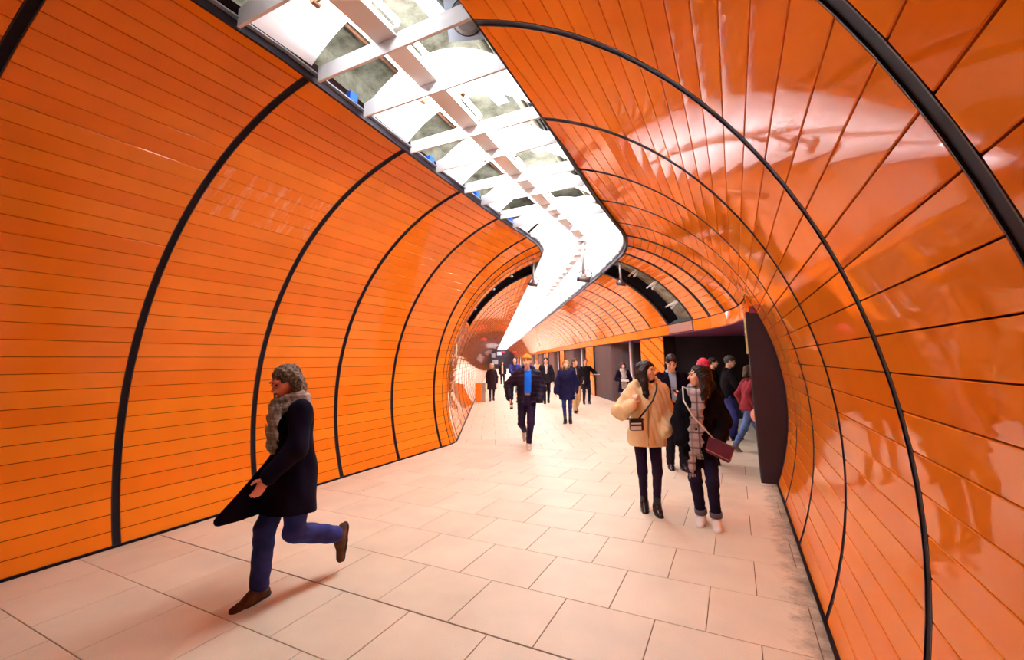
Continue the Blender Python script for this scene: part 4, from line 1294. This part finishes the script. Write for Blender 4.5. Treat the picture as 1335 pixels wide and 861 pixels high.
        if sc_.get('fringe'):
            for (x0, x1, z1, w) in sc_.get('ends', ()):
                m_ = MB(); y = np.interp(z1 * s, [q[0] for q in kz], [q[1] for q in kz])
                for q in np.linspace(-1, 1, 9):
                    b0 = ((x1 + q * w * .9) * s + sp_dir[0] * (z1 * s - pel[2]), y, z1 * s - w * s + .01); m_.tube([b0, (b0[0] + random.uniform(-.01, .01), y + random.uniform(-.008, .008), b0[2] - .06 * s)], .005 * s, 5)
                tag(m_.build('fringe', sc_['fringe'], so, True), kind='stuff')
    # ---------------------------------------------------------------- hair, hats
    if hair_c:
        st = fit.get('style', 'short')
        Hh = SDF(head - .62 * s if st == 'long' else head - .26 * s, head + .24 * s, min(vox, .009))
        Hh.ell(hp_(0, .026, .030), V(.082, .102, .096) * hs, Bm, .015)
        if st == 'short': Hh.ell(hp_(0, .0, .07), V(.074, .092, .060) * hs, Bm, .02)
        if st in ('bob', 'long', 'wild'):
            for e in (1, -1):
                Hh.chain([hp_(e * .055, .0, .06), hp_(e * .082, .03, -.01), hp_(e * .080, .03, -.10)], [.030 * hs, .034 * hs, .030 * hs], .02)
            Hh.chain([hp_(0, .09, .03), hp_(0, .085, -.11)], [.06 * hs, .065 * hs], .03)
        if st == 'wild':
            for e in (1, -1): Hh.chain([hp_(e * .07, .05, .05), hp_(e * .10, .05, -.02), hp_(e * .085, .04, -.08)], [.035 * hs, .038 * hs, .03 * hs], .02)
        # clear the face
        Hh.ell(hp_(0, -.105, -.035), V(.066, .080, .098) * hs, Bm, .012, 'sub')
        if st == 'short':
            Hh.ell(hp_(0, -.108, .030), V(.060, .062, .066) * hs, Bm, .012, 'sub')
            Hh.cut(hp_(0, .03, -.050), nrm(-hu * .9 - hb * .25))
            for e in (1, -1): Hh.ell(hp_(e * .082, -.03, -.04), V(.03, .05, .05) * hs, Bm, .01, 'sub')
        if st == 'bald':
            Hh.cut(hp_(0, 0, .03), hu)
            Hh.cut(hp_(0, .03, -.050), nrm(-hu * .9 - hb * .25)); Hh.cut(hp_(0, -.02, 0), nrm(-hb))
        for (pts_, rs_) in fit.get('locks', ()):
            Hh.chain([hp_(*q) for q in pts_], [r_ * hs for r_ in rs_], .02)
        am = fit.get('strand', .003)
        Hh.displace(lambda X, Y, Z: am * (np.sin(170 * (X * hl[0] + Y * hl[1]) + 9 * np.sin(14 * Z)) + .7 * np.sin(140 * (X * hb[0] + Y * hb[1]) + 8 * np.sin(11 * Z + 1))))
        Hh.build('hair', hair_c, root, 1)
    if fit.get('hat'):
        Hh = SDF(head - .2 * s, head + .26 * s, min(vox, .009))
        Hh.ell(hp_(0, .024, .050), V(.090, .108, .098) * hs, Bm, .015)
        Hh.cut(hp_(0, -.02, .052), nrm(-hu + hb * -.10))
        qs = np.linspace(0, 2 * math.pi, 21)
        Hh.chain([hp_(math.cos(q) * .086, .022 + math.sin(q) * .104, .060 - .012 * math.sin(q)) for q in qs], [.017 * hs] * 21, .008)
        Hh.displace(lambda X, Y, Z: .0022 * np.sin(240 * np.arctan2(Y - head[1], X - head[0]) * .09))
        Hh.build('hat', fit['hat'], root, 1)
    root_info = dict(root=root, W=WR, HD=HD, S=S, EL=EL, neck=neck, head=head, pel=pel, chest=chest, s=s, at=at, tk=tk, AN=AN, KN=KN)
    return root_info
def to_world(info, p):
    r_ = info['root']; c, sn = math.cos(r_.rotation_euler[2]), math.sin(r_.rotation_euler[2])
    return (r_.location[0] + c * p[0] - sn * p[1], r_.location[1] + sn * p[0] + c * p[1], p[2])
# ================================================================== PEOPLE
NAVY = cloth('navy_wool', (.0055, .002, .012), .95)
BLACKW = cloth('black_wool', (.006, .004, .007), .95, bump=.5, bscale=120)
CREAMJ = cloth('cream_jacket', (.90, .64, .35), .7, .06, 6)
PURLEG = cloth('dark_leggings', (.018, .006, .028), .7, .1)
JEAN = cloth('blue_jeans', (.030, .034, .16), .8, .3, 7)
JEAN_L = cloth('light_jeans', (.10, .16, .36), .8, .3, 7)
DJEAN = cloth('dark_jeans', (.014, .008, .030), .8, .25, 7)
BLKTR = cloth('black_trousers', (.010, .006, .013), .8)
LEATHER = mat('black_leather', (.012, .009, .014), .25, noise=.2)
SUEDE = cloth('brown_suede', (.105, .05, .032), .95, .35, 14)
WHITESH = mat('white_sneaker', (.92, .88, .85), .5)
RUBBER = mat('pale_rubber', (.85, .80, .76), .6)
DRUB = mat('dark_rubber', (.02, .015, .014), .7)
HAIR_DK = hair_mat('hair_dark', (.006, .004, .006), (.028, .014, .016))
HAIR_GB = hair_mat('hair_grey_brown', (.030, .018, .012), (.24, .17, .11))
HAIR_BL = hair_mat('hair_blonde', (.30, .17, .07), (.62, .42, .22))
HAIR_BR = hair_mat('hair_brown', (.03, .014, .008), (.09, .045, .025))
HAIR_RED = hair_mat('hair_magenta', (.45, .015, .05), (.85, .05, .12))
HAIR_GR = hair_mat('hair_grey', (.35, .30, .27), (.65, .6, .55))
HAIR_PK = hair_mat('hair_pepper', (.03, .025, .022), (.12, .10, .09))
SCARF_G = plaid_mat('grey_scarf', (.30, .27, .24), (.16, .15, .14), (.55, .50, .45), 22)
SCARF_P = plaid_mat('plaid_scarf', (.42, .35, .35), (.22, .18, .19), (.05, .04, .05), 13)
SCARF_L = cloth('pale_scarf', (.55, .52, .48))
SHIRT_B = cloth('blue_shirt', (.35, .48, .68), .8, .05)
BLUEH = cloth('blue_hoodie', (.012, .16, .80), .8, .1)
MUST = cloth('mustard_knit', (.62, .28, .045), .9, .25, 30)
KHAKI = cloth('khaki', (.58, .38, .20), .8, .12)
PUFFER = cloth('puffer', (.016, .007, .020), .5, .15)
PARKA = cloth('navy_parka', (.010, .008, .045), .7)
MAROON = cloth('maroon_top', (.22, .02, .03), .8)
BURG = cloth('burgundy_leather', (.10, .02, .035), .45)
WOOLB = cloth('brown_wool', (.022, .009, .013), .9)
GREYC = cloth('charcoal_coat', (.018, .013, .018), .85)
WHITET = cloth('white_top', (.72, .66, .64), .8)
BLUEJ = cloth('blue_jacket', (.025, .03, .20), .7)
METALW = mat('pale_metal', (.75, .72, .70), .3, .4)

# 1 ---- woman striding left in a dark coat
pA = person('woman in dark coat and grey scarf striding in brown suede boots along the wall', (-.67, 2.47), -60, 1.66,
    dict(ph=.868, lean=5, neckdir=(0, -.55, 1), head=(2, 28, 0), twist=-10,
         ankleR=(-.06, -.18, .085), toeR=(.16, -1, -.10), ankleL=(.09, .34, .31), toeL=(.02, -.10, -1),
         kneeL=(0, -1, -.2), wristL=(.17, -.30, .905), elbowL=(.4, .8, 0), handL=(-.05, -.45, -.85), palmL=(-1, .1, 0), curlL=.35, thumbL=(0, -1, .3),
         wristR=(-.20, .16, .92), elbowR=(-.5, .8, 0)),
    dict(hair=HAIR_GB, style='wild', strand=.005, tops=[
            dict(name='coat', m=NAVY, th=.038, hem=.60, flare=.055, drift=(0, -.07), rs=(.066, .058, .050), collar=(.085, .05), folds=.008, fq=(13, 8), seed=4, hy=-.10, short=.01)],
         scarf=dict(m=SCARF_G, r=.088, h=.045, t=.040, layers=2, ends=[(.0, .03, 1.13, .07)], out=.095, folds=.006),
         trousers=dict(m=JEAN, r=(.100, .076, .068), ext=-.02, folds=.003), shoes=dict(m=SUEDE, sole=DRUB, shaft=.055, rs=.053, fl=1.2)),
    vox=.0075, skin=SKIN_RED)
# front corner of the open coat, blown forward by the step
F_ = SDF((-.30, -.66, .48), (.10, .02, 1.05), .0085)
for q in np.linspace(0, 1, 7):
    F_.cone((-.10, -.10, .98), (-.12 - .02 * q, -.16 - .30 * q, .60), .02, .035, .02, flat=(V(1, .1, 0), .40))
F_.cut(V(0, 0, .60), V(0, .12, -1))
F_.build('coat_flap', NAVY, pA['root'])

# 2 ---- girl in cream jacket
pB = person('young woman in oversized cream hooded jacket touching her long dark hair', (1.51, 5.43), 6, 1.64,
    dict(lean=1, side=3.2, head=(52, 4, -4), ankleR=(-.065, .05, .085), ankleL=(.060, -.07, .085), toeR=(-.05, -1, -.12), toeL=(.10, -1, -.12),
         wristR=(-.150, -.19, 1.185), elbowR=(-.6, .25, -.8), handR=(.22, .10, 1), palmR=(.5, .8, 0), curlR=.55, thumbR=(.9, -.2, .2),
         wristL=(.19, -.16, .88), elbowL=(.5, .9, 0), pocketL=True),
    dict(hair=HAIR_DK, style='long', strand=.003,
         locks=[([(.055, -.02, .06), (.080, .0, -.04), (.075, -.03, -.16), (.060, -.075, -.30)], [.03, .036, .036, .022]),
                ([(-.055, -.02, .06), (-.082, .0, -.03), (-.085, -.02, -.14), (-.080, -.045, -.28), (-.07, -.06, -.38)], [.03, .038, .042, .036, .018]),
                ([(0, .09, .02), (.0, .09, -.12), (-.03, .06, -.26)], [.06, .06, .045])],
         tops=[dict(name='jacket', m=CREAMJ, th=.052, hem=.755, flare=.010, rs=(.068, .070, .054), hood=True, collar=(.092, .045), folds=.009, fq=(34, 8), seed=11, short=.025, zip=cloth('zip_tan', (.42, .25, .11)), ex=2.6, body=1.08, hx=.0, hy=.05)],
         trousers=dict(m=PURLEG, r=(.082, .057, .040), ext=.0, folds=.0015), shoes=dict(m=LEATHER, sole=DRUB, shaft=.10, rs=.046)),
    vox=.0075)
# 3 ---- friend in black coat
pC = person('dark-haired woman in black teddy coat and plaid scarf wearing white sneakers', (2.09, 5.30), -4, 1.585,
    dict(lean=1, side=3.0, head=(-66, 2, 2), ankleR=(-.040, -.03, .085), ankleL=(.105, -.10, .085), toeR=(-.10, -1, -.12), toeL=(.12, -1, -.12),
         wristR=(-.18, -.14, .84), elbowR=(-.45, .9, 0), pocketR=True, wristL=(.19, -.12, .84), elbowL=(.55, .8, 0), pocketL=True),
    dict(hair=HAIR_DK, style='long', strand=.005,
         locks=[([(.055, -.0, .06), (.092, .03, -.03), (.10, .02, -.15), (.085, -.02, -.27), (.09, -.05, -.36)], [.04, .05, .052, .046, .02]),
                ([(-.055, .0, .06), (-.085, .02, -.03), (-.085, .01, -.14), (-.07, -.03, -.24)], [.03, .036, .036, .02]),
                ([(0, .09, .04), (.02, .10, -.12), (.04, .07, -.28)], [.065, .07, .05])],
         tops=[dict(name='coat', m=BLACKW, th=.045, hem=.72, flare=.02, rs=(.064, .064, .056), collar=(.10, .05), folds=.009, fq=(18, 13), seed=21, body=1.04)],
         scarf=dict(m=SCARF_P, r=.092, h=.045, t=.040, layers=2, ends=[(-.045, -.075, .58, .036), (.03, .0, .80, .036)], out=.085, folds=.004, fringe=SCARF_G),
         trousers=dict(m=DJEAN, r=(.095, .068, .055), ext=-.055, folds=.004, cuff=cloth('denim_inside', (.16, .14, .20))), shoes=dict(m=WHITESH, sole=RUBBER, shaft=.0, rs=.045)),
    vox=.0075)
# 4 ---- man looking at his phone
pD = person('man in dark blazer and pale blue shirt looking down at his phone', (1.55, 7.58), 14, 1.74,
    dict(lean=3, head=(-8, 34, 0), neckdir=(0, -.5, 1), ankleR=(-.08, .04, .085), ankleL=(.09, -.06, .085),
         wristL=(.04, -.33, 1.12), elbowL=(.6, .5, -.6), handL=(-.55, -.6, .35), palmL=(0, .5, .9), curlL=.7, thumbL=(.3, -.2, .9),
         wristR=(-.27, -.05, .88)),
    dict(hair=HAIR_DK, tops=[dict(name='shirt', m=SHIRT_B, th=.012, hem=.93, sleeve=False, collar=(.066, .03), open=.0, folds=.002),
            dict(name='blazer', m=NAVY, th=.032, hem=.80, rs=(.064, .056, .044), collar=(.092, .02), open=.035, vee=1.0, openz=.78, folds=.004)],
         trousers=dict(m=BLKTR, r=(.10, .075, .06), ext=.0), shoes=dict(m=LEATHER, sole=DRUB)), vox=.009, male=True, skin=SKIN)
# 5 ---- person with magenta hair behind
person('person with magenta hair standing behind the woman in black coat', (2.02, 8.05), -150, 1.66, dict(head=(20, 0, 0)),
    dict(hair=HAIR_RED, style='bob', strand=.004, tops=[dict(name='coat', m=BLACKW, th=.035, hem=.62, collar=(.085, .04))],
         trousers=dict(m=BLKTR), shoes=dict(m=LEATHER)), vox=.013, skin=SKIN_PALE)
# 6 ---- man in black sweater by the cheek wall
pF = person('man in black sweater and jeans standing sideways near the dark cheek wall', (2.30, 10.65), 102, 1.71,
    dict(lean=5, head=(-6, 10, 0), neckdir=(0, -.4, 1), ankleR=(-.09, .05, .085), ankleL=(.08, -.08, .085),
         wristR=(-.16, -.36, 1.02), elbowR=(-.6, .6, -.5), handR=(.1, -1, .1), palmR=(.3, 0, .9), curlR=.6,
         wristL=(.17, -.30, 1.0), elbowL=(.6, .6, -.5), curlL=.6),
    dict(hair=HAIR_PK, tops=[dict(name='sweater', m=BLACKW, th=.03, hem=.86, rs=(.062, .056, .044), collar=(.075, .035))],
         trousers=dict(m=JEAN, r=(.10, .075, .058), ext=.01), shoes=dict(m=LEATHER, sole=DRUB)), vox=.011, male=True)
# 7
person('person in dark jacket half hidden behind the man in black sweater', (1.98, 11.7), 80, 1.67, dict(head=(10, 0, 0)),
    dict(hair=HAIR_DK, tops=[dict(m=BLACKW, th=.03, hem=.80, collar=(.08, .03))], trousers=dict(m=BLKTR), shoes=dict(m=LEATHER)), vox=.014, male=True)
# 8
pH = person('person in maroon top and jeans stepping past the dark cheek wall', (2.64, 9.55), 118, 1.56,
    dict(lean=8, head=(0, 12, 0), ankleR=(-.07, .34, .10), toeR=(0, -1, -.45), ankleL=(.09, -.28, .085), ph=.79, wristR=(-.22, .0, .86), curlR=.7),
    dict(hair=HAIR_BR, style='bob', tops=[dict(name='top', m=MAROON, th=.02, hem=.80, collar=(.07, .02))],
         trousers=dict(m=JEAN_L, r=(.095, .066, .05), ext=.0), shoes=dict(m=cloth('grey_shoe', (.22, .17, .15)), sole=RUBBER)), vox=.011)
# 9
pI = person('woman in navy coat and pale scarf reading papers against the rounded wall', (-.98, 15.45), 8, 1.56,
    dict(head=(8, 16, 0), wristR=(-.10, -.26, 1.0), wristL=(.08, -.27, .98), elbowR=(-.7, .4, -.5), elbowL=(.7, .4, -.5), handR=(.5, -.6, .1), handL=(-.6, -.6, .1), curlR=.6, curlL=.6),
    dict(hair=HAIR_BR, style='bob', tops=[dict(name='coat', m=NAVY, th=.04, hem=.66, flare=.03, collar=(.08, .03))], scarf=dict(m=SCARF_L, ends=[(-.03, -.03, .80, .06), (.05, .05, .72, .06)]),
         trousers=dict(m=JEAN_L), shoes=dict(m=LEATHER)), vox=.014, skin=SKIN_PALE)
# 10 ---- man with mustard beanie
pJ = person('man in mustard beanie, blue hoodie and dark puffer jacket carrying a small bottle', (-1.30, 8.20), 4, 1.78,
    dict(lean=2, side=1.5, head=(-12, 0, 3), ankleL=(.015, -.14, .085), toeL=(-.05, -1, -.06), ankleR=(-.03, .38, .26), toeR=(0, -.3, -1), kneeR=(-.25, -1, 0), ph=.915,
         wristR=(-.345, -.08, .985), elbowR=(-.6, .8, 0), handR=(-.05, -.15, -1), palmR=(.9, 0, 0), curlR=.75,
         wristL=(.24, -.17, .91), elbowL=(.8, .6, 0), pocketL=True),
    dict(hat=MUST, tops=[dict(name='hoodie', m=BLUEH, th=.03, hem=.90, sleeve=False, hood=True, collar=(.078, .02), folds=.004),
            dict(name='puffer_jacket', m=PUFFER, th=.05, hem=.83, rs=(.070, .068, .055), collar=(.115, .05), hood=True, open=.080, openz=.78, puff=.085, folds=.003, seed=8, ox=.01)],
         trousers=dict(m=PURLEG, r=(.098, .070, .050), ext=-.01), shoes=dict(m=mat('tan_sneaker', (.75, .60, .48), .6), sole=RUBBER)), vox=.009, male=True)
# 11 ---- blonde woman in parka
person('blonde woman in long navy parka, blue jeans and black boots walking', (-1.72, 11.75), -3, 1.66,
    dict(head=(4, 4, 0), ankleL=(.075, -.04, .085), ankleR=(-.06, -.06, .085), wristR=(-.29, -.02, .80), wristL=(.25, -.05, .86)),
    dict(hair=HAIR_BL, style='bob', strand=.005, locks=[([(-.08, .0, -.05), (-.10, -.03, -.16)], [.03, .02])], tops=[dict(name='parka', m=PARKA, th=.062, hem=.64, flare=.02, rs=(.075, .072, .058), hood=True, collar=(.10, .05), folds=.006, seed=5)],
         trousers=dict(m=JEAN, r=(.085, .058, .044), ext=-.02), shoes=dict(m=LEATHER, sole=DRUB, shaft=.12)), vox=.012, skin=SKIN_PALE)
# 12
person('bearded man in dark zip jacket with white stripe and khaki trousers', (-2.30, 14.2), 20, 1.70,
    dict(head=(25, 0, 0), ankleL=(.09, .20, .13), toeL=(0, -1, -.5), ankleR=(-.09, -.18, .085), wristL=(.22, -.20, 1.0), wristR=(-.26, .0, .90)),
    dict(hair=HAIR_BR, tops=[dict(m=GREYC, th=.035, hem=.86, collar=(.085, .035), zip=WHITET)], trousers=dict(m=KHAKI, r=(.11, .085, .066), ext=.0), shoes=dict(m=LEATHER, sole=DRUB)), vox=.013, male=True)
# 13
pM = person('man dressed all in black standing in front of the orange pillar', (-2.80, 17.0), 12, 1.70,
    dict(head=(-6, 0, 0), wristL=(.26, -.18, 1.10), elbowL=(.8, .6, -.3), curlL=.6),
    dict(hair=HAIR_PK, tops=[dict(m=BLACKW, th=.03, hem=.82, collar=(.08, .03))], trousers=dict(m=BLKTR), shoes=dict(m=LEATHER)), vox=.014, male=True)
# 14
person('man in charcoal overcoat with open white collar walking', (-4.35, 16.7), 3, 1.77,
    dict(head=(-8, 0, 0), ankleL=(.08, .22, .12), toeL=(0, -1, -.4), ankleR=(-.08, -.15, .085)),
    dict(hair=HAIR_DK, tops=[dict(name='shirt', m=WHITET, th=.012, hem=.95, sleeve=False, collar=(.066, .03)), dict(name='coat', m=GREYC, th=.045, hem=.78, flare=.02, collar=(.09, .02), open=.02, vee=2.5, openz=1.15)],
         trousers=dict(m=BLKTR), shoes=dict(m=LEATHER)), vox=.014, male=True)
# 15
person('woman in dark brown coat and pale hat walking beside the left wall', (-7.0, 16.95), 2, 1.55,
    dict(ankleL=(.07, .1, .1), ankleR=(-.07, -.12, .085)),
    dict(hair=HAIR_BL, style='bob', hat=cloth('pale_knit', (.72, .55, .38)), tops=[dict(name='coat', m=WOOLB, th=.045, hem=.52, flare=.045, collar=(.085, .05))],
         trousers=dict(m=BLKTR, r=(.085, .06, .045)), shoes=dict(m=LEATHER, shaft=.2)), vox=.015, skin=SKIN_PALE)
# 16
person('person in dark jacket over a white top far down the tunnel', (-12.0, 27.4), 0, 1.62, {},
    dict(hair=HAIR_DK, style='bob', tops=[dict(name='shirt', m=WHITET, th=.02, hem=.86, sleeve=False), dict(m=GREYC, th=.04, hem=.78, open=.07, openz=.7)], trousers=dict(m=BLKTR), shoes=dict(m=WHITESH)), vox=.02, detail=False)
# 17
person('grey-haired man in blue jacket and light jeans walking', (-7.35, 19.9), 8, 1.78,
    dict(wristR=(-.08, -.30, 1.05), wristL=(.08, -.30, 1.05), elbowR=(-.8, .4, -.3), elbowL=(.8, .4, -.3), ankleL=(.08, .16, .1)),
    dict(hair=HAIR_GR, style='bald', tops=[dict(name='shirt', m=GREYC, th=.015, hem=.9, sleeve=False), dict(m=BLUEJ, th=.04, hem=.84, open=.05, openz=.8, collar=(.09, .03))],
         trousers=dict(m=cloth('pale_jeans', (.30, .36, .46))), shoes=dict(m=WHITESH)), vox=.015, male=True, skin=SKIN_PALE)
# 18.. distant passers-by
for lb, ps, fc, h_, tp, hr_ in (('woman in black coat walking behind the man in charcoal overcoat', (-4.6, 20.9), 0, 1.66, BLACKW, HAIR_BR),
                              ('passer-by in beige jacket behind the man in mustard beanie', (-9.2, 27.0), 0, 1.68, KHAKI, HAIR_BL),
                              ('passer-by in dark coat far behind the man in blue jacket', (-9.8, 30.0), 0, 1.72, GREYC, HAIR_DK),
                              ('passer-by in grey top far down the arcade', (-8.6, 33.0), 0, 1.70, SCARF_L, HAIR_BR)):
    person(lb, ps, fc, h_, dict(ankleL=(.08, .14, .1)), dict(hair=hr_, style='bob', tops=[dict(name='coat', m=tp, th=.04, hem=.7)], trousers=dict(m=BLKTR), shoes=dict(m=LEATHER)), vox=.02, detail=False)
person('dark-haired person with glasses standing behind the girl in cream jacket', (1.15, 10.6), 15, 1.63, {}, dict(hair=HAIR_DK, style='bob', tops=[dict(name='coat', m=BLACKW, th=.04, hem=.7, collar=(.08, .03))], trousers=dict(m=BLKTR), shoes=dict(m=LEATHER)), vox=.014)

# ================================================================== THINGS THEY CARRY
def carried(name, info, loc, label, cat, rot=0.0):
    w = to_world(info, loc)
    e = empty(name, w, info['root'].rotation_euler[2] + rot, label, cat)
    return e
def strap_on(info, e, pts, w, m):
    """flat band through body-space points, as a part of the bag"""
    mb = MB(); r_ = info['root']; o = Vector(e.location)
    im = e.rotation_euler.to_matrix().inverted()
    q = [tuple(im @ (Vector(to_world(info, p)) - o)) for p in pts]
    mb.tube(q, w, 6); return mb.build('strap', m, e, True)
def rbox(mb, x0, x1, y0, y1, z0, z1, b=.01):
    """box with bevelled edges"""
    import bmesh
    bm = bmesh.new(); bmesh.ops.create_cube(bm, size=1)
    for v in bm.verts: v.co = Vector(((x0 + x1) / 2 + v.co.x * (x1 - x0), (y0 + y1) / 2 + v.co.y * (y1 - y0), (z0 + z1) / 2 + v.co.z * (z1 - z0)))
    bmesh.ops.bevel(bm, geom=bm.edges[:], offset=b, segments=2, affect='EDGES', profile=.6)
    bm.verts.index_update()
    mb.add([tuple(v.co) for v in bm.verts], [tuple(v.index for v in f.verts) for f in bm.faces]); bm.free(); return mb
# camera-style bag of the girl in cream
s = pB['s']
e = carried('handbag', pB, (-.135, -.285, .985), 'small black and white crossbody bag on the cream jacket', 'bag', .25)
rbox(MB(), -.075, .075, -.03, .03, -.065, .06, .012).build('pouch', LEATHER, e, True)
rbox(MB(), -.072, .045, -.036, -.028, -.055, -.015, .004).build('white_panel', mat('bag_white', (.8, .74, .68), .5), e)
rbox(MB(), -.072, .045, -.036, -.028, .005, .02, .003).build('white_panel', mat('bag_white2', (.8, .74, .68), .5), e)
rbox(MB(), -.078, .078, -.034, .033, .048, .068, .006).build('flap', LEATHER, e)
strap_on(pB, e, [(-.10, -.275, 1.05), (-.02, -.262, 1.14), (.06, -.24, 1.24), (.12, -.17, 1.36), (.14, -.05, 1.425), (.10, .08, 1.38), (.0, .22, 1.2), (-.15, .20, 1.05), (-.22, .02, 1.0), (-.20, -.2, 1.03)], .010, LEATHER)
# burgundy flap bag
e = carried('handbag', pC, (.20, -.275, .80), 'burgundy flap bag on a silver chain strap over the black coat', 'bag', -.35)
rbox(MB(), -.115, .115, -.035, .035, -.085, .075, .012).build('pouch', BURG, e, True)
rbox(MB(), -.12, .12, -.045, -.033, -.05, .08, .005).build('flap', BURG, e)
rbox(MB(), -.118, .118, -.048, -.044, -.055, -.045, .002).build('piping', mat('piping_red', (.40, .10, .08), .4), e)
e.rotation_euler[1] = .35
strap_on(pC, e, [(.16, -.27, .88), (.06, -.275, 1.0), (-.04, -.262, 1.12), (-.12, -.20, 1.26), (-.13, -.07, 1.395), (-.08, .08, 1.36), (.05, .22, 1.15), (.24, .18, .95), (.30, -.05, .86), (.28, -.22, .87)], .008, METALW)
# phone
e = carried('phone', pD, tuple(pD['W'][1] + pD['HD'][1] * .10 + V(0, -.02, .035)), 'dark smartphone held by the man in blazer', 'phone', .4)
rbox(MB(), -.036, .036, -.075, .075, -.004, .004, .003).build('case', LEATHER, e)
rbox(MB(), -.033, .033, -.071, .071, .004, .0055, .0004).build('screen', mat('phone_glass', (.03, .03, .04), .1), e)
e.rotation_euler[0] = .5
# phone of the man in sweater
e = carried('phone', pF, tuple(pF['W'][-1] + pF['HD'][-1] * .10 + V(.02, -.03, .03)), 'smartphone held by the man in black sweater', 'phone')
rbox(MB(), -.036, .036, -.075, .075, -.004, .004, .003).build('case', LEATHER, e)
rbox(MB(), -.033, .033, -.071, .071, .004, .0055, .0004).build('screen', mat('phone_glass2', (.10, .10, .12), .1), e)
# bottle
e = carried('bottle', pJ, tuple(pJ['W'][-1] + pJ['HD'][-1] * .115 + V(.04, -.005, -.03)), 'small dark bottle in the hand of the man in mustard beanie', 'bottle')
MB().lathe([(.028, -.09), (.031, -.08), (.031, .03), (.016, .065), (.014, .09)], 16).build('glass', mat('bottle_glass', (.02, .015, .012), .1), e, True)
MB().lathe([(.017, .088), (.017, .105), (.012, .108)], 12).build('cap', METALW, e, True)
MB().lathe([(.0318, -.05), (.0318, .0)], 16).build('label', mat('bottle_label', (.65, .55, .45), .5), e, True)
# papers
e = carried('newspaper', pI, (.0, -.40, 1.0), 'folded pale papers in the hands of the woman in navy coat', 'newspaper')
rbox(MB(), -.14, .12, -.05, .05, -.008, .008, .004).build('sheets', WHITET, e)
rbox(MB(), -.14, .12, -.052, .048, -.014, -.009, .002).build('cover', SCARF_L, e)
e.rotation_euler[0] = .6
e = carried('newspaper', pM, tuple(pM['W'][1] + V(.05, -.06, .03)), 'folded newspaper held by the man dressed in black', 'newspaper')
rbox(MB(), -.05, .18, -.08, .08, -.012, .012, .005).build('sheets', SCARF_L, e)
rbox(MB(), -.05, .18, -.082, .078, .012, .018, .002).build('cover', WHITET, e)
# round peach bag of the person in maroon
e = carried('handbag', pH, tuple(pH['W'][-1] + V(-.03, .0, -.20)), 'round peach-coloured bag carried by the person in maroon top', 'bag')
k_ = SDF((-.16, -.12, -.16), (.16, .12, .16), .01); k_.ell((0, 0, 0), (.12, .07, .12)); k_.build('pouch', mat('peach', (.75, .30, .20), .5), e)
m_ = MB(); m_.tube([(.0 + .05 * math.cos(t), 0, .10 + .08 * math.sin(t)) for t in np.linspace(0, math.pi, 9)], .008, 6); m_.build('handle', BURG, e, True)
